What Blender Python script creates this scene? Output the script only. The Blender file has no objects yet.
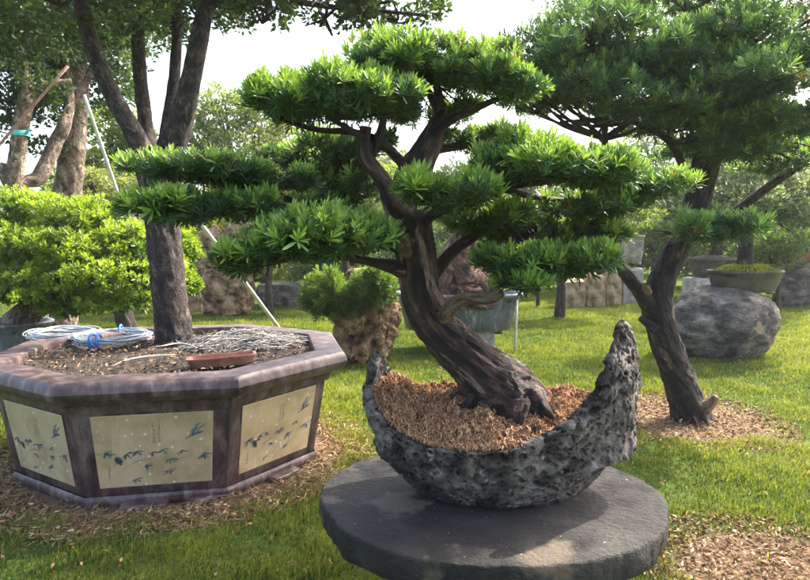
import bpy, math
import numpy as np
R = math.radians
rng = np.random.default_rng(7)
scn = bpy.context.scene
COL = scn.collection
# ------------------------------------------------------------------ camera
PITCH = R(4.5); FPX = 636.0; CAMZ = 1.5
cp, sp = math.cos(PITCH), math.sin(PITCH)
cam = bpy.data.cameras.new('camera'); co = bpy.data.objects.new('camera', cam); COL.objects.link(co)
co.location = (0, 0, CAMZ); co.rotation_euler = (R(90)-PITCH, 0, 0)
cam.lens = 36*FPX/810; cam.clip_end = 2000; cam.clip_start = 0.05
scn.camera = co

def W(x, y, Y):
    """world point on the plane at distance Y, measured from the photograph"""
    xc = (x-405)/FPX; yc = -(y-290)/FPX
    k = Y/(cp+yc*sp)
    return np.array([xc*k, Y, CAMZ+k*(-sp+yc*cp)])
def dep(p): return p[1]*cp+(CAMZ-p[2])*sp
def G(x, y):
    """ground point seen at a pixel"""
    xc = (x-405)/FPX; yc = -(y-290)/FPX
    k = CAMZ/(sp-yc*cp)
    return np.array([xc*k, k*(cp+yc*sp), 0.0])
def M_(px, Y): return px/FPX*Y

# ------------------------------------------------------------------ noise
def _h(i, j, k, s):
    n = (i*374761393 + j*668265263 + k*2147483647 + s*974634777) & 0xffffffff
    n = ((n ^ (n >> 13))*1274126177) & 0xffffffff
    n = ((n ^ (n >> 16))*2246822519) & 0xffffffff
    return ((n ^ (n >> 15)) & 0xffffff)/float(0xffffff)
def vnoise(P, s=0):
    P = np.asarray(P, float); I = np.floor(P).astype(np.int64); f = P-I; f = f*f*(3-2*f)
    r = 0
    for a in (0, 1):
        for b in (0, 1):
            for c in (0, 1):
                w = (f[:, 0] if a else 1-f[:, 0])*(f[:, 1] if b else 1-f[:, 1])*(f[:, 2] if c else 1-f[:, 2])
                r = r+w*_h(I[:, 0]+a, I[:, 1]+b, I[:, 2]+c, s)
    return r*2-1
def fbm(P, o=4, s=0):
    r = 0; a = 1; t = 0; P = np.asarray(P, float)
    for k in range(o):
        r = r+a*vnoise(P*2**k+17.3*k, s+k); t += a; a *= .5
    return r/t
def worley(P, s=0):
    P = np.asarray(P, float); I = np.floor(P).astype(np.int64); d = np.full(len(P), 9.)
    for a in (-1, 0, 1):
        for b in (-1, 0, 1):
            for c in (-1, 0, 1):
                J = I+np.array([a, b, c])
                q = np.stack([J[:, m]+_h(J[:, 0], J[:, 1], J[:, 2], s+m*7) for m in range(3)], 1)
                d = np.minimum(d, np.linalg.norm(q-P, axis=1))
    return d

# ------------------------------------------------------------------ mesh collecting
class MB:
    def __init__(s): s.V = []; s.F = []; s.C = []; s.T = []; s.n = 0
    def add(s, V, Fs, col=None, tc=None):
        V = np.asarray(V, float).reshape(-1, 3)
        if not isinstance(Fs, list): Fs = [Fs]
        for F in Fs: s.F.append(np.asarray(F, np.int64)+s.n)
        s.V.append(V)
        if col is None: col = np.ones((len(V), 3))
        col = np.asarray(col, float)
        if col.ndim == 1: col = np.tile(col, (len(V), 1))
        s.C.append(col); s.T.append(V if tc is None else tc)
        s.n += len(V)
        return s
    def build(s, name, mat, parent=None, smooth=True, org=None):
        V = np.concatenate(s.V); C = np.concatenate(s.C); T = np.concatenate(s.T)
        o0 = np.array(org if org is not None else (ORG.get(parent.name, (0, 0, 0)) if parent else (0, 0, 0)), float)
        me = bpy.data.meshes.new(name)
        me.vertices.add(len(V)); me.vertices.foreach_set('co', (V-o0).astype(np.float32).ravel())
        nl = sum(F.size for F in s.F); nf = sum(len(F) for F in s.F)
        me.loops.add(nl); me.polygons.add(nf)
        me.loops.foreach_set('vertex_index', np.concatenate([F.ravel() for F in s.F]).astype(np.int32))
        sizes = np.concatenate([np.full(len(F), F.shape[1]) for F in s.F])
        me.polygons.foreach_set('loop_start', np.concatenate([[0], np.cumsum(sizes)[:-1]]).astype(np.int32))
        me.update(calc_edges=True)
        me.polygons.foreach_set('use_smooth', np.full(nf, smooth))
        a = me.attributes.new('Col', 'FLOAT_COLOR', 'POINT')
        a.data.foreach_set('color', np.concatenate([C, np.ones((len(C), 1))], 1).astype(np.float32).ravel())
        a = me.attributes.new('tc', 'FLOAT_VECTOR', 'POINT')
        a.data.foreach_set('vector', T.astype(np.float32).ravel())
        me.materials.append(mat)
        ob = bpy.data.objects.new(name, me); COL.objects.link(ob)
        ORG[ob.name] = o0 if parent is None else ORG.get(parent.name, (0, 0, 0))
        if parent is None: ob.location = o0
        else: ob.parent = parent
        return ob
ORG = {}
def thing(name, label, cat, loc, group=None):
    o = bpy.data.objects.new(name, None); COL.objects.link(o)
    o.location = tuple(loc); o.empty_display_size = .1
    ORG[o.name] = np.array(loc, float)
    o['label'] = label; o['category'] = cat
    if group: o['group'] = group
    return o
def tag(o, label=None, cat=None, group=None, kind=None):
    if label: o['label'] = label
    if cat: o['category'] = cat
    if group: o['group'] = group
    if kind: o['kind'] = kind
    return o

# ------------------------------------------------------------------ shapes
def catmull(P, n):
    P = np.asarray(P, float)
    if len(P) < 3:
        t = np.linspace(0, 1, n)[:, None]; return P[0]*(1-t)+P[-1]*t
    Q = np.vstack([2*P[0]-P[1], P, 2*P[-1]-P[-2]])
    m = len(P)-1; t = np.linspace(0, m-1e-9, n); i = t.astype(int); f = (t-i)[:, None]
    a, b, c, d = Q[i], Q[i+1], Q[i+2], Q[i+3]
    return .5*((2*b)+(c-a)*f+(2*a-5*b+4*c-d)*f*f+(3*b-3*c+d-a)*f**3)
def nrm(v): return v/np.maximum(np.linalg.norm(v, axis=-1, keepdims=True), 1e-9)
def tube(mb, pts, rad, seg=10, n=None, amp=0., freq=6., lobes=0, seed=0, cap=True, col=None, lobefade=.35, twist=1.5):
    """swept tube through pts with radii; bark relief; end caps"""
    pts = np.asarray(pts, float); rad = np.asarray(rad, float)
    if n is None: n = max(4, len(pts)*3)
    PR = catmull(np.hstack([pts, rad[:, None]]), n); P = PR[:, :3]; r = np.maximum(PR[:, 3], 1e-4)
    T = nrm(np.gradient(P, axis=0))
    N = np.zeros_like(P); u = np.cross(T[0], [0, 0, 1.])
    if np.linalg.norm(u) < .1: u = np.cross(T[0], [0, 1., 0])
    N[0] = nrm(u)
    for i in range(1, n):
        v = N[i-1]-T[i]*np.dot(N[i-1], T[i]); N[i] = nrm(v)
    B = np.cross(T, N)
    L = np.concatenate([[0], np.cumsum(np.linalg.norm(np.diff(P, axis=0), axis=1))])
    a = np.arange(seg)/seg*2*math.pi
    ca, sa = np.cos(a), np.sin(a)
    A = np.tile(a, n); Lr = np.repeat(L, seg); rr = np.repeat(r, seg)
    tc = np.stack([np.cos(A+Lr*twist)*rr, np.sin(A+Lr*twist)*rr, Lr], 1)
    k = np.ones(n*seg)
    if amp:
        q = tc*freq*np.array([2.2, 2.2, .5]); k += amp*fbm(q, 4, seed)+amp*.5*fbm(tc*freq*3*np.array([2, 2, .6]), 2, seed+9)+amp*1.1*(.35-np.abs(fbm(tc*freq*np.array([3.4, 3.4, .55])+5, 3, seed+4)))
    if lobes:
        f = np.exp(-Lr/max(L[-1]*lobefade, 1e-6))
        k += f*.22*np.cos(lobes*A+1.3*np.sin(2*A+seed)+seed)+.10*f*np.cos((lobes*2+1)*A+seed*2)
    V = np.repeat(P, seg, 0)+(rr*k)[:, None]*(np.tile(ca, n)[:, None]*np.repeat(N, seg, 0)+np.tile(sa, n)[:, None]*np.repeat(B, seg, 0))
    i = np.arange(n-1)[:, None]*seg; j = np.arange(seg)[None]; j2 = (j+1) % seg
    F = np.stack([i+j, i+j2, i+seg+j2, i+seg+j], -1).reshape(-1, 4)
    Fs = [F]
    if cap:
        Vc = np.vstack([P[0], P[-1]]); tcc = np.array([[0, 0, L[0]], [0, 0, L[-1]]])
        c0, c1 = len(V), len(V)+1
        V = np.vstack([V, Vc]); tc = np.vstack([tc, tcc])
        j = np.arange(seg); j2 = (j+1) % seg
        Fs.append(np.stack([np.full(seg, c0), j2, j], 1)); e = (n-1)*seg
        Fs.append(np.stack([np.full(seg, c1), e+j, e+j2], 1))
    mb.add(V, Fs, col, tc)
def limb(mb, pp, seg=12, **k):
    """pp: (px,py,Y,width_px)"""
    P = np.array([W(a, b, c) for a, b, c, w in pp]); r = np.array([w/2/FPX*dep(p) for p, (a, b, c, w) in zip(P, pp)])
    tube(mb, P, r, seg, **k); return P, r
def grid_sphere(n):
    """welded cube grid: unit-cube surface points"""
    t = np.linspace(-1, 1, n+1); a, b = np.meshgrid(t, t, indexing='ij'); a = a.ravel(); b = b.ravel(); o = np.ones_like(a)
    Vs = [np.stack(x, 1) for x in ((a, b, o), (b, a, -o), (o, a, b), (-o, b, a), (b, o, a), (a, -o, b))]
    i = np.arange(n)[:, None]*(n+1); j = np.arange(n)[None]
    F = np.stack([i+j, i+n+1+j, i+n+2+j, i+j+1], -1).reshape(-1, 4)
    V = np.vstack(Vs); F = np.vstack([F+k*(n+1)**2 for k in range(6)])
    key = np.round(V*1e5).astype(np.int64)
    _, idx, inv = np.unique(key, axis=0, return_index=True, return_inverse=True)
    return V[idx], inv.reshape(-1)[F]
_gs = {}
def stone(mb, c, size, seed=0, amp=.12, n=24, boxy=.5, freq=1.6, pits=0., pfreq=5., flat=0., rot=0., shear=(0, 0), fine=.02, col=None, taper=0.):
    """boulder / dressed block: superellipsoid with relief; c is the base centre, size full extents"""
    if n not in _gs: _gs[n] = grid_sphere(n)
    U, F = _gs[n]
    S = nrm(U); D = U*boxy+S*(1-boxy)
    off = seed*13.7
    k = 1+amp*fbm(S*freq+off, 4, seed)+fine*fbm(S*freq*7+off, 3, seed+3)
    if pits:
        w = worley(S*pfreq+off, seed); k -= pits*np.clip(.45-w, 0, 1)*2
        w = worley(S*pfreq*2.3+off, seed+5); k -= pits*.5*np.clip(.45-w, 0, 1)*2
    P = D*k[:, None]
    if taper: P[:, :2] *= (1-taper*(P[:, 2:]+1)/2)
    P[:, 2] = np.maximum(P[:, 2], -1+flat)
    P = P*np.array(size)/2
    P[:, 0] += shear[0]*P[:, 2]; P[:, 1] += shear[1]*P[:, 2]
    cr, sr = math.cos(rot), math.sin(rot)
    P = np.stack([P[:, 0]*cr-P[:, 1]*sr, P[:, 0]*sr+P[:, 1]*cr, P[:, 2]-P[:, 2].min()], 1)
    mb.add(P+np.array(c), F, col)
def lathe(mb, c, prof, sx=1, sy=1, n=48, power=2., rot=0., top=False, bot=True):
    """revolved / superelliptic vessel, prof list of (r,z)"""
    a = np.arange(n)/n*2*math.pi; ca, sa = np.cos(a), np.sin(a)
    e = 2/power; x = np.sign(ca)*abs(ca)**e*sx; y = np.sign(sa)*abs(sa)**e*sy
    cr, sr = math.cos(rot), math.sin(rot); x, y = x*cr-y*sr, x*sr+y*cr
    V = np.vstack([np.stack([x*r, y*r, np.full(n, z)], 1) for r, z in prof]); m = len(prof)
    i = np.arange(m-1)[:, None]*n; j = np.arange(n)[None]; j2 = (j+1) % n
    Fs = [np.stack([i+j, i+j2, i+n+j2, i+n+j], -1).reshape(-1, 4)]
    if bot: Fs.append(np.arange(n)[::-1][None])
    if top: Fs.append(((m-1)*n+np.arange(n))[None])
    mb.add(V+np.array(c), Fs)
def box(mb, c, s, rot=0., tilt=0.):
    U = np.array([[x, y, z] for x in (-1, 1) for y in (-1, 1) for z in (-1, 1)], float)*np.array(s)/2
    F = [[0, 1, 3, 2], [4, 6, 7, 5], [0, 4, 5, 1], [2, 3, 7, 6], [0, 2, 6, 4], [1, 5, 7, 3]]
    cr, sr = math.cos(rot), math.sin(rot)
    U = np.stack([U[:, 0]*cr-U[:, 1]*sr, U[:, 0]*sr+U[:, 1]*cr, U[:, 2]], 1)
    mb.add(U+np.array(c), np.array(F))

# ------------------------------------------------------------------ foliage
def rand_dir(n):
    return nrm(rng.normal(size=(n, 3)))
def frame(D):
    u = np.cross(D, np.array([0, 0, 1.])+0.01*rand_dir(len(D))); u = nrm(u); return u, np.cross(D, u)
def rosettes(mb, C, D, L, Wd, k, col, tipcol=None, lo=12, hi=80, droop=.06):
    """tufts of narrow leaves at twig tips: C centres, D axis, L length array"""
    n = len(C); A, B = frame(D)
    az = (np.arange(k)*2.39996)[None]+rng.uniform(0, 6.28, (n, 1))+rng.normal(0, .12, (n, k))
    f = (np.arange(k)/(k-1))[None]**.8
    pol = np.radians(lo+(hi-lo)*(1-f)+rng.normal(0, 5, (n, k)))
    rad = np.cos(az)[..., None]*A[:, None]+np.sin(az)[..., None]*B[:, None]
    d = np.cos(pol)[..., None]*D[:, None]+np.sin(pol)[..., None]*rad
    base = C[:, None]+D[:, None]*((f-.5)*.35*L[:, None])[..., None]
    ln = (L[:, None]*(.75+.45*rng.random((n, k))*(1-.25*f)))[..., None]
    s = nrm(np.cross(d, D[:, None]+.001)); up = np.cross(s, d)
    w = Wd*ln/L[:, None, None].mean()*.5
    dz = np.array([0, 0, -1.])*ln*droop*np.sin(pol)[..., None]
    mid = base+d*ln*.5+dz*.25; q1 = base+d*ln*.38+dz*.18+up*w*.3; q2 = base+d*ln*.78+dz*.6+up*w*.3
    tip = base+d*ln+dz
    V = np.stack([base, q1+s*w, q2+s*w*.9, tip, q2-s*w*.9, q1-s*w, mid], 2).reshape(-1, 3)
    q = np.arange(n*k)[:, None]*7
    F = np.vstack([q+np.array([6, a_, (a_+1) % 6]) for a_ in range(6)])
    c = np.repeat(col[:, None], k, 1)*(rng.uniform(.8, 1.2, (n, k, 1)))
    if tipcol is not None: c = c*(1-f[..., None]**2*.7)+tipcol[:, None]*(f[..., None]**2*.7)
    mb.add(V, F, np.repeat(c.reshape(-1, 3), 7, 0))
def leaves(mb, C, D, L, Wd, col):
    """single folded broad leaves"""
    n = len(C); s = nrm(np.cross(D, rand_dir(n))); u = np.cross(s, D); L = L[:, None]
    m = C+D*L*.45; tip = C+D*L-u*L*.12
    V = np.stack([C, m+s*L*Wd/2+u*L*.06, m, m-s*L*Wd/2+u*L*.06, tip], 1).reshape(-1, 3)
    q = np.arange(n)[:, None]*5
    F = np.vstack([q+np.array([0, 2, 4, 1]), q+np.array([0, 3, 4, 2])])
    mb.add(V, F, np.repeat(col, 5, 0))
def mixc(a, b, t):
    a = np.array(a); b = np.array(b); t = np.clip(np.asarray(t), 0, 1)[:, None]; return a*(1-t)+b*t
def blob_pts(c, r, n, zlo=-.25, shell=.72, seed=0, lump=.22):
    """points through the outer part of a lumpy ellipsoid"""
    d = rand_dir(int(n*3)); d = d[d[:, 2] > zlo+rng.random(len(d))*.2-.1][:n]
    k = (shell+(1-shell)*rng.random(len(d))**.6)*(1+lump*fbm(d*2.1+seed*3.1, 3, seed))
    return np.array(c)+d*k[:, None]*np.array(r), d
def pod_pad(mb, px, py, hw, hh, Y, hd, n, L=.06, seed=0, new=.35, dark=(.045, .095, .045), mid=(.09, .17, .06), tip=(.26, .39, .08), k=14, bias=0., Wd=.0095):
    """one clipped cloud pad of podocarpus; returns centre, radii"""
    hw = hw-6; hh = max(hh-7, hh*.62); c = W(px, py+3, Y); s = dep(c)/FPX; r = np.array([hw*s, hd, hh*s])
    c = c-np.array([0, 0, r[2]*.25]); rz = r*np.array([1, 1, 1.15])
    nl = max(3, int(hw/9)); Cs, ds = [], []
    for q in range(nl):
        a = 6.283*(q+.6*rng.random())/nl; e = 0 if q == 0 else .45+.32*rng.random(); k_ = rng.uniform(.34, .60)
        lc = c+np.array([math.cos(a)*e*rz[0], math.sin(a)*e*rz[1], rz[2]*rng.uniform(-.35, .45)*(1-.4*e)])
        cc, dd = blob_pts(lc, rz*np.array([k_, k_, rng.uniform(.6, .9)]), int(n*1.25*k_/.47/nl), -.15, .45, seed*7+q, .4); Cs.append(cc); ds.append(dd)
    C = np.vstack(Cs); d = np.vstack(ds)
    out = d/np.array([1, 1, .6]); D = nrm(out*.42+np.array([0, 0, .85])+rng.normal(0, .3, d.shape))
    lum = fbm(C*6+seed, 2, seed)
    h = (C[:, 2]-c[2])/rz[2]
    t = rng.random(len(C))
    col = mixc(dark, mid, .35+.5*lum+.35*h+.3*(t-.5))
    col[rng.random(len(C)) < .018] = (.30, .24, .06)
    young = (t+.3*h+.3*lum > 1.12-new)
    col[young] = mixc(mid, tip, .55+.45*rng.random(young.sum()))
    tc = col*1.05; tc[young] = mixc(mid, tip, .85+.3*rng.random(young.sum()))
    Cy = C+D*(young*L*.35)[:, None]
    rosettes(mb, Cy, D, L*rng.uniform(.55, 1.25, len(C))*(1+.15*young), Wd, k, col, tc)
    # older, darker green leaves along the twigs underneath
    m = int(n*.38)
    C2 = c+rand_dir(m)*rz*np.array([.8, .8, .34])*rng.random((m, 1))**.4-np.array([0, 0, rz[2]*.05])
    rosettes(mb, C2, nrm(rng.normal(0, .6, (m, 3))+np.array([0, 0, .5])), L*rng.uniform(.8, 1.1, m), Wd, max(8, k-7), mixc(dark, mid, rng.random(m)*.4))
    return c, rz
def pad_twigs(mb, start, c, r, r0, n=8, seg=6):
    """branchlets fanning from the branch end into the pad"""
    start = np.array(start)
    for i in range(n):
        a = 6.283*(i+rng.random()*.7)/n; q = .35+.5*rng.random()
        e = c+np.array([math.cos(a)*r[0]*q*1.1, math.sin(a)*r[1]*q, r[2]*rng.uniform(.0, .45)])
        m1 = start*.62+e*.38+np.array([0, 0, -.10*r[2]])+rng.normal(0, .06, 3)*r
        m2 = start*.25+e*.75+rng.normal(0, .06, 3)*r
        tube(mb, [start, m1, m2, e], [r0, r0*.62, r0*.4, r0*.2], seg, 9, amp=.15, freq=20)
        for j in range(3):
            e2 = e+rng.normal(0, .3, 3)*r*np.array([1, 1, .4])
            tube(mb, [m2, (m2+e2)/2+rng.normal(0, .02, 3), e2], [r0*.35, r0*.25, r0*.12], 4, 5)
def cloud(mb, blobs, ncl, nlf, size, dark, light, wd=.5, seed=0, lump=.3, up=.35, crad=.2, zlo=-.6, ros=False):
    """broad-leaved crown: leaf clusters through lumpy blobs (world centre, radii)"""
    vol = np.array([b[1][0]*b[1][2] for b in blobs]); vol = vol/vol.sum()
    for bi, (c, r) in enumerate(blobs):
        m = max(4, int(ncl*vol[bi])); r = np.array(r, float)
        C, d = blob_pts(c, r, m, zlo, .45, seed+bi, lump)
        m = len(C)
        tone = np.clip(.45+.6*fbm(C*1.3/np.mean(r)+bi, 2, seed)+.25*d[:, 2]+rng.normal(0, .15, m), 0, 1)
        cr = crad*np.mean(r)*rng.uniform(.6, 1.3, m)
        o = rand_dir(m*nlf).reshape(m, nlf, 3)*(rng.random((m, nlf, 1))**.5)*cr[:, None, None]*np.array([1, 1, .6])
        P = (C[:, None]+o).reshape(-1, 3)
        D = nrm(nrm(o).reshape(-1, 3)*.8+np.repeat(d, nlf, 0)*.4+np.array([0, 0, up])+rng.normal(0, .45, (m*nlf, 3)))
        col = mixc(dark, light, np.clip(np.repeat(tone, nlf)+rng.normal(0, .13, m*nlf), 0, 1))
        if ros: rosettes(mb, P, D, size*rng.uniform(.7, 1.2, len(P)), size*wd, ros, col, lo=25, hi=80)
        else: leaves(mb, P, D, size*rng.uniform(.7, 1.3, len(P)), wd, col)
def blob(px, py, hw, hh, Y, hd=None):
    c = W(px, py, Y); s = dep(c)/FPX; return (c, (hw*s, hd if hd else hw*s*.8, hh*s))

# ------------------------------------------------------------------ materials
def newmat(name):
    m = bpy.data.materials.new(name); m.use_nodes = True; nt = m.node_tree; nt.nodes.clear()
    out = nt.nodes.new('ShaderNodeOutputMaterial'); b = nt.nodes.new('ShaderNodeBsdfPrincipled')
    nt.links.new(b.outputs[0], out.inputs[0]); return m, nt, b, out
def N(nt, t, **k):
    n = nt.nodes.new(t)
    for a, v in k.items():
        if a in n.inputs: n.inputs[a].default_value = v
        else: setattr(n, a, v)
    return n
def ramp(nt, src, stops, interp='LINEAR'):
    r = nt.nodes.new('ShaderNodeValToRGB'); e = r.color_ramp; e.interpolation = interp
    while len(e.elements) < len(stops): e.elements.new(.5)
    for x, (p, c) in zip(e.elements, stops):
        x.position = p; x.color = (*c, 1) if not np.isscalar(c) else (c, c, c, 1)
    nt.links.new(src, r.inputs[0]); return r.outputs[0]
def noise(nt, vec, scale, detail=6, rough=.6, dist=0.):
    n = nt.nodes.new('ShaderNodeTexNoise'); n.inputs['Scale'].default_value = scale; n.inputs['Detail'].default_value = detail
    n.inputs['Roughness'].default_value = rough; n.inputs['Distortion'].default_value = dist
    if vec is not None: nt.links.new(vec, n.inputs['Vector'])
    return n.outputs[0]
def mapping(nt, vec, scale, rot=(0, 0, 0)):
    m = nt.nodes.new('ShaderNodeMapping'); m.inputs['Scale'].default_value = scale; m.inputs['Rotation'].default_value = rot
    nt.links.new(vec, m.inputs['Vector']); return m.outputs[0]
def vec(nt, kind):
    if kind == 'tc':
        a = nt.nodes.new('ShaderNodeAttribute'); a.attribute_name = 'tc'; return a.outputs['Vector']
    t = nt.nodes.new('ShaderNodeTexCoord'); return t.outputs['Object']
def mixrgb(nt, f, a, b, mode='MIX'):
    m = nt.nodes.new('ShaderNodeMix'); m.data_type = 'RGBA'; m.blend_type = mode
    for s, v in ((m.inputs[0], f), (m.inputs[6], a), (m.inputs[7], b)):
        if hasattr(v, 'links') or isinstance(v, bpy.types.NodeSocket): nt.links.new(v, s)
        else: s.default_value = v if np.isscalar(v) else (*v, 1)
    return m.outputs[2]
def bump(nt, b, h, strength=.5, dist=.01):
    n = nt.nodes.new('ShaderNodeBump'); n.inputs['Strength'].default_value = strength; n.inputs['Distance'].default_value = dist
    nt.links.new(h, n.inputs['Height']); nt.links.new(n.outputs[0], b.inputs['Normal']); return n
def leafmat(name, trans=.4, rough=.42, tint=(1.25, 1.3, .55), spec=.5):
    m, nt, b, out = newmat(name)
    a = nt.nodes.new('ShaderNodeAttribute'); a.attribute_name = 'Col'
    nt.links.new(a.outputs['Color'], b.inputs['Base Color']); b.inputs['Roughness'].default_value = rough
    b.inputs['Specular IOR Level'].default_value = spec
    t = nt.nodes.new('ShaderNodeBsdfTranslucent')
    nt.links.new(mixrgb(nt, 1., a.outputs['Color'], tint, 'MULTIPLY'), t.inputs[0])
    ms = nt.nodes.new('ShaderNodeMixShader'); ms.inputs[0].default_value = trans
    nt.links.new(b.outputs[0], ms.inputs[1]); nt.links.new(t.outputs[0], ms.inputs[2]); nt.links.new(ms.outputs[0], out.inputs[0])
    return m
def barkmat(name, c0, c1, c2, pale=None, scale=14, palet=(.58, .66), st=1., sz=.25, rough=.85):
    m, nt, b, out = newmat(name); v = vec(nt, 'tc')
    vs = mapping(nt, v, (1, 1, sz))
    n1 = noise(nt, vs, scale, 8, .65, .4); n2 = noise(nt, vs, scale*4, 6, .7)
    c = ramp(nt, n1, [(.40, c0), (.5, c1), (.62, c2)])
    if pale:
        f = ramp(nt, noise(nt, mapping(nt, v, (1, 1, sz*.7)), scale*.8, 5, .6, .8), [(palet[0], 0.), (palet[1], 1.)])
        c = mixrgb(nt, f, c, pale)
    c = mixrgb(nt, .65, c, ramp(nt, n2, [(.40, .2), (.58, 1.15)]), 'MULTIPLY')
    nt.links.new(c, b.inputs['Base Color']); b.inputs['Roughness'].default_value = rough
    mx = nt.nodes.new('ShaderNodeMath'); mx.operation = 'ADD'; nt.links.new(n1, mx.inputs[0]); nt.links.new(n2, mx.inputs[1])
    bump(nt, b, mx.outputs[0], st, .035); return m
def rockmat(name, stops, scale=6, rough=.9, st=.8, pits=0, dist=.02, spots=None, stretch=(1, 1, 1), mott=0):
    m, nt, b, out = newmat(name); v = vec(nt, 'o')
    vs = mapping(nt, v, stretch)
    n1 = noise(nt, vs, scale, 10, .65, .3); n2 = noise(nt, v, scale*9, 6, .7)
    c = ramp(nt, n1, [(.5+(p-.5)*.62, q) for p, q in stops])
    c = mixrgb(nt, .5, c, ramp(nt, n2, [(.38, .4), (.58, 1.05)]), 'MULTIPLY')
    if mott: c = mixrgb(nt, .9, c, ramp(nt, noise(nt, v, mott, 6, .65, .5), [(.40, .42), (.60, 1.1)]), 'MULTIPLY')
    if spots:
        c = mixrgb(nt, ramp(nt, noise(nt, v, spots[1], 4, .6), [(spots[2], 0.), (spots[2]+.05, 1.)]), c, spots[0])
    h = nt.nodes.new('ShaderNodeMath'); h.operation = 'ADD'; nt.links.new(n1, h.inputs[0]); nt.links.new(n2, h.inputs[1]); ho = h.outputs[0]
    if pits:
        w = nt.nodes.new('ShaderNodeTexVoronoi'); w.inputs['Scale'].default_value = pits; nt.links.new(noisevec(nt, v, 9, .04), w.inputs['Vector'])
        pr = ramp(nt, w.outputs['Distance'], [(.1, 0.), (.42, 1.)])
        c = mixrgb(nt, pr, mixrgb(nt, 1., c, (.30, .27, .26), 'MULTIPLY'), c)  # pit hollows multiplied darker: dirt, with some shade painted into the colour
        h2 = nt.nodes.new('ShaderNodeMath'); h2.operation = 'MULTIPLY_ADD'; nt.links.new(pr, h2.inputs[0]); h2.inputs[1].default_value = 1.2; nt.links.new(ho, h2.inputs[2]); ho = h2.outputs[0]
    nt.links.new(c, b.inputs['Base Color']); b.inputs['Roughness'].default_value = rough
    bump(nt, b, ho, st, dist); return m
def noisevec(nt, v, scale, amt):
    n = nt.nodes.new('ShaderNodeTexNoise'); n.inputs['Scale'].default_value = scale; nt.links.new(v, n.inputs['Vector'])
    a = nt.nodes.new('ShaderNodeVectorMath'); a.operation = 'MULTIPLY_ADD'; nt.links.new(n.outputs['Color'], a.inputs[0]); a.inputs[1].default_value = (amt,)*3
    nt.links.new(v, a.inputs[2]); return a.outputs[0]
def colmat(name, rough=.8, spec=.3):
    m, nt, b, out = newmat(name); a = nt.nodes.new('ShaderNodeAttribute'); a.attribute_name = 'Col'
    n = noise(nt, vec(nt, 'o'), 60, 4)
    nt.links.new(mixrgb(nt, .5, a.outputs['Color'], ramp(nt, n, [(.3, .6), (.7, 1.1)]), 'MULTIPLY'), b.inputs['Base Color'])
    b.inputs['Roughness'].default_value = rough; b.inputs['Specular IOR Level'].default_value = spec; return m

LEAF = leafmat('podocarpus_leaf', .30)
LEAFR = leafmat('podocarpus_leaf_cool', .36)
BROAD = leafmat('broad_leaf', .42, .5)
GRASSM = leafmat('grass_blade', .42, .6, (1.2, 1.2, .5), .25)
BARK_MAIN = barkmat('bonsai_bark', (.009, .006, .008), (.044, .023, .021), (.17, .095, .075), (.40, .27, .21), 26, (.575, .63), 1., .22, .62)
BARK_DARK = barkmat('dark_bark', (.010, .008, .008), (.028, .021, .018), (.075, .055, .043), (.24, .17, .11), 20, (.60, .68), 1., .3)
BARK_TUB = barkmat('grey_brown_bark', (.018, .014, .015), (.055, .041, .038), (.13, .095, .083), (.26, .2, .17), 20, (.58, .68), 1., .6)
BARK_PALE = barkmat('pale_bark', (.08, .052, .038), (.19, .13, .098), (.33, .25, .19), (.48, .39, .30), 14, (.54, .62), 1., .8)
TWIGM = barkmat('twig_bark', (.02, .014, .012), (.05, .035, .028), (.1, .075, .06), None, 40)
CUTM = barkmat('tan_cut_wood', (.13, .085, .055), (.26, .18, .12), (.4, .29, .2), None, 22, sz=.3)
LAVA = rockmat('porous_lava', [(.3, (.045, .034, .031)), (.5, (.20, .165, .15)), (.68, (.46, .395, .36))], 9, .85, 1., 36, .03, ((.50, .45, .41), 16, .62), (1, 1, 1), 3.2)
SLATE = rockmat('grey_slate', [(.3, (.011, .0095, .009)), (.5, (.026, .0235, .022)), (.72, (.066, .059, .053))], 4.5, .7, 1., 0, .035, ((.15, .115, .08), 2.6, .55), (1, 1, 1), 2.2)
BOULD = rockmat('banded_boulder', [(.2, (.03, .027, .025)), (.42, (.13, .115, .105)), (.56, (.27, .24, .21)), (.72, (.52, .44, .34))], 3.6, .8, 1., 0, .08, ((.42, .32, .20), 2.2, .60), (1, .8, 2.0), 3)
TANROCK = rockmat('tan_limestone', [(.3, (.055, .032, .018)), (.5, (.29, .18, .10)), (.7, (.54, .38, .25))], 3.5, .9, .9, 7, .04)
TANBLOCK = rockmat('tan_block_stone', [(.3, (.15, .09, .055)), (.5, (.38, .26, .17)), (.7, (.6, .44, .3))], 5, .9, .6)
GREYBLOCK = rockmat('pale_granite', [(.3, (.26, .24, .22)), (.55, (.42, .39, .36)), (.7, (.52, .5, .46))], 8, .9, .4)
POTGREY = rockmat('grey_glaze', [(.3, (.045, .038, .038)), (.6, (.08, .068, .066)), (.75, (.125, .108, .102))], 6, .45, .15)
TUBBLUE = rockmat('blue_grey_tub', [(.3, (.085, .095, .13)), (.6, (.15, .165, .205)), (.75, (.34, .35, .38))], 3, .4, .15, 0, .01, None, (4, 4, .6))
CERAM = rockmat('terracotta_clay', [(.3, (.22, .09, .06)), (.6, (.34, .15, .1)), (.75, (.42, .22, .15))], 8, .6, .2, 0, .004)
SOIL = rockmat('dark_soil', [(.3, (.018, .013, .01)), (.55, (.06, .042, .03)), (.7, (.13, .09, .06))], 18, .95, 1., 0, .02)
MOSSM = rockmat('brown_moss_bed', [(.3, (.10, .045, .028)), (.5, (.30, .15, .09)), (.7, (.5, .29, .18))], 22, .95, 1., 0, .03)
STRAND = colmat('fibre_strands', .9, .1)
COLM = colmat('litter_leaf', .8, .2)
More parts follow.
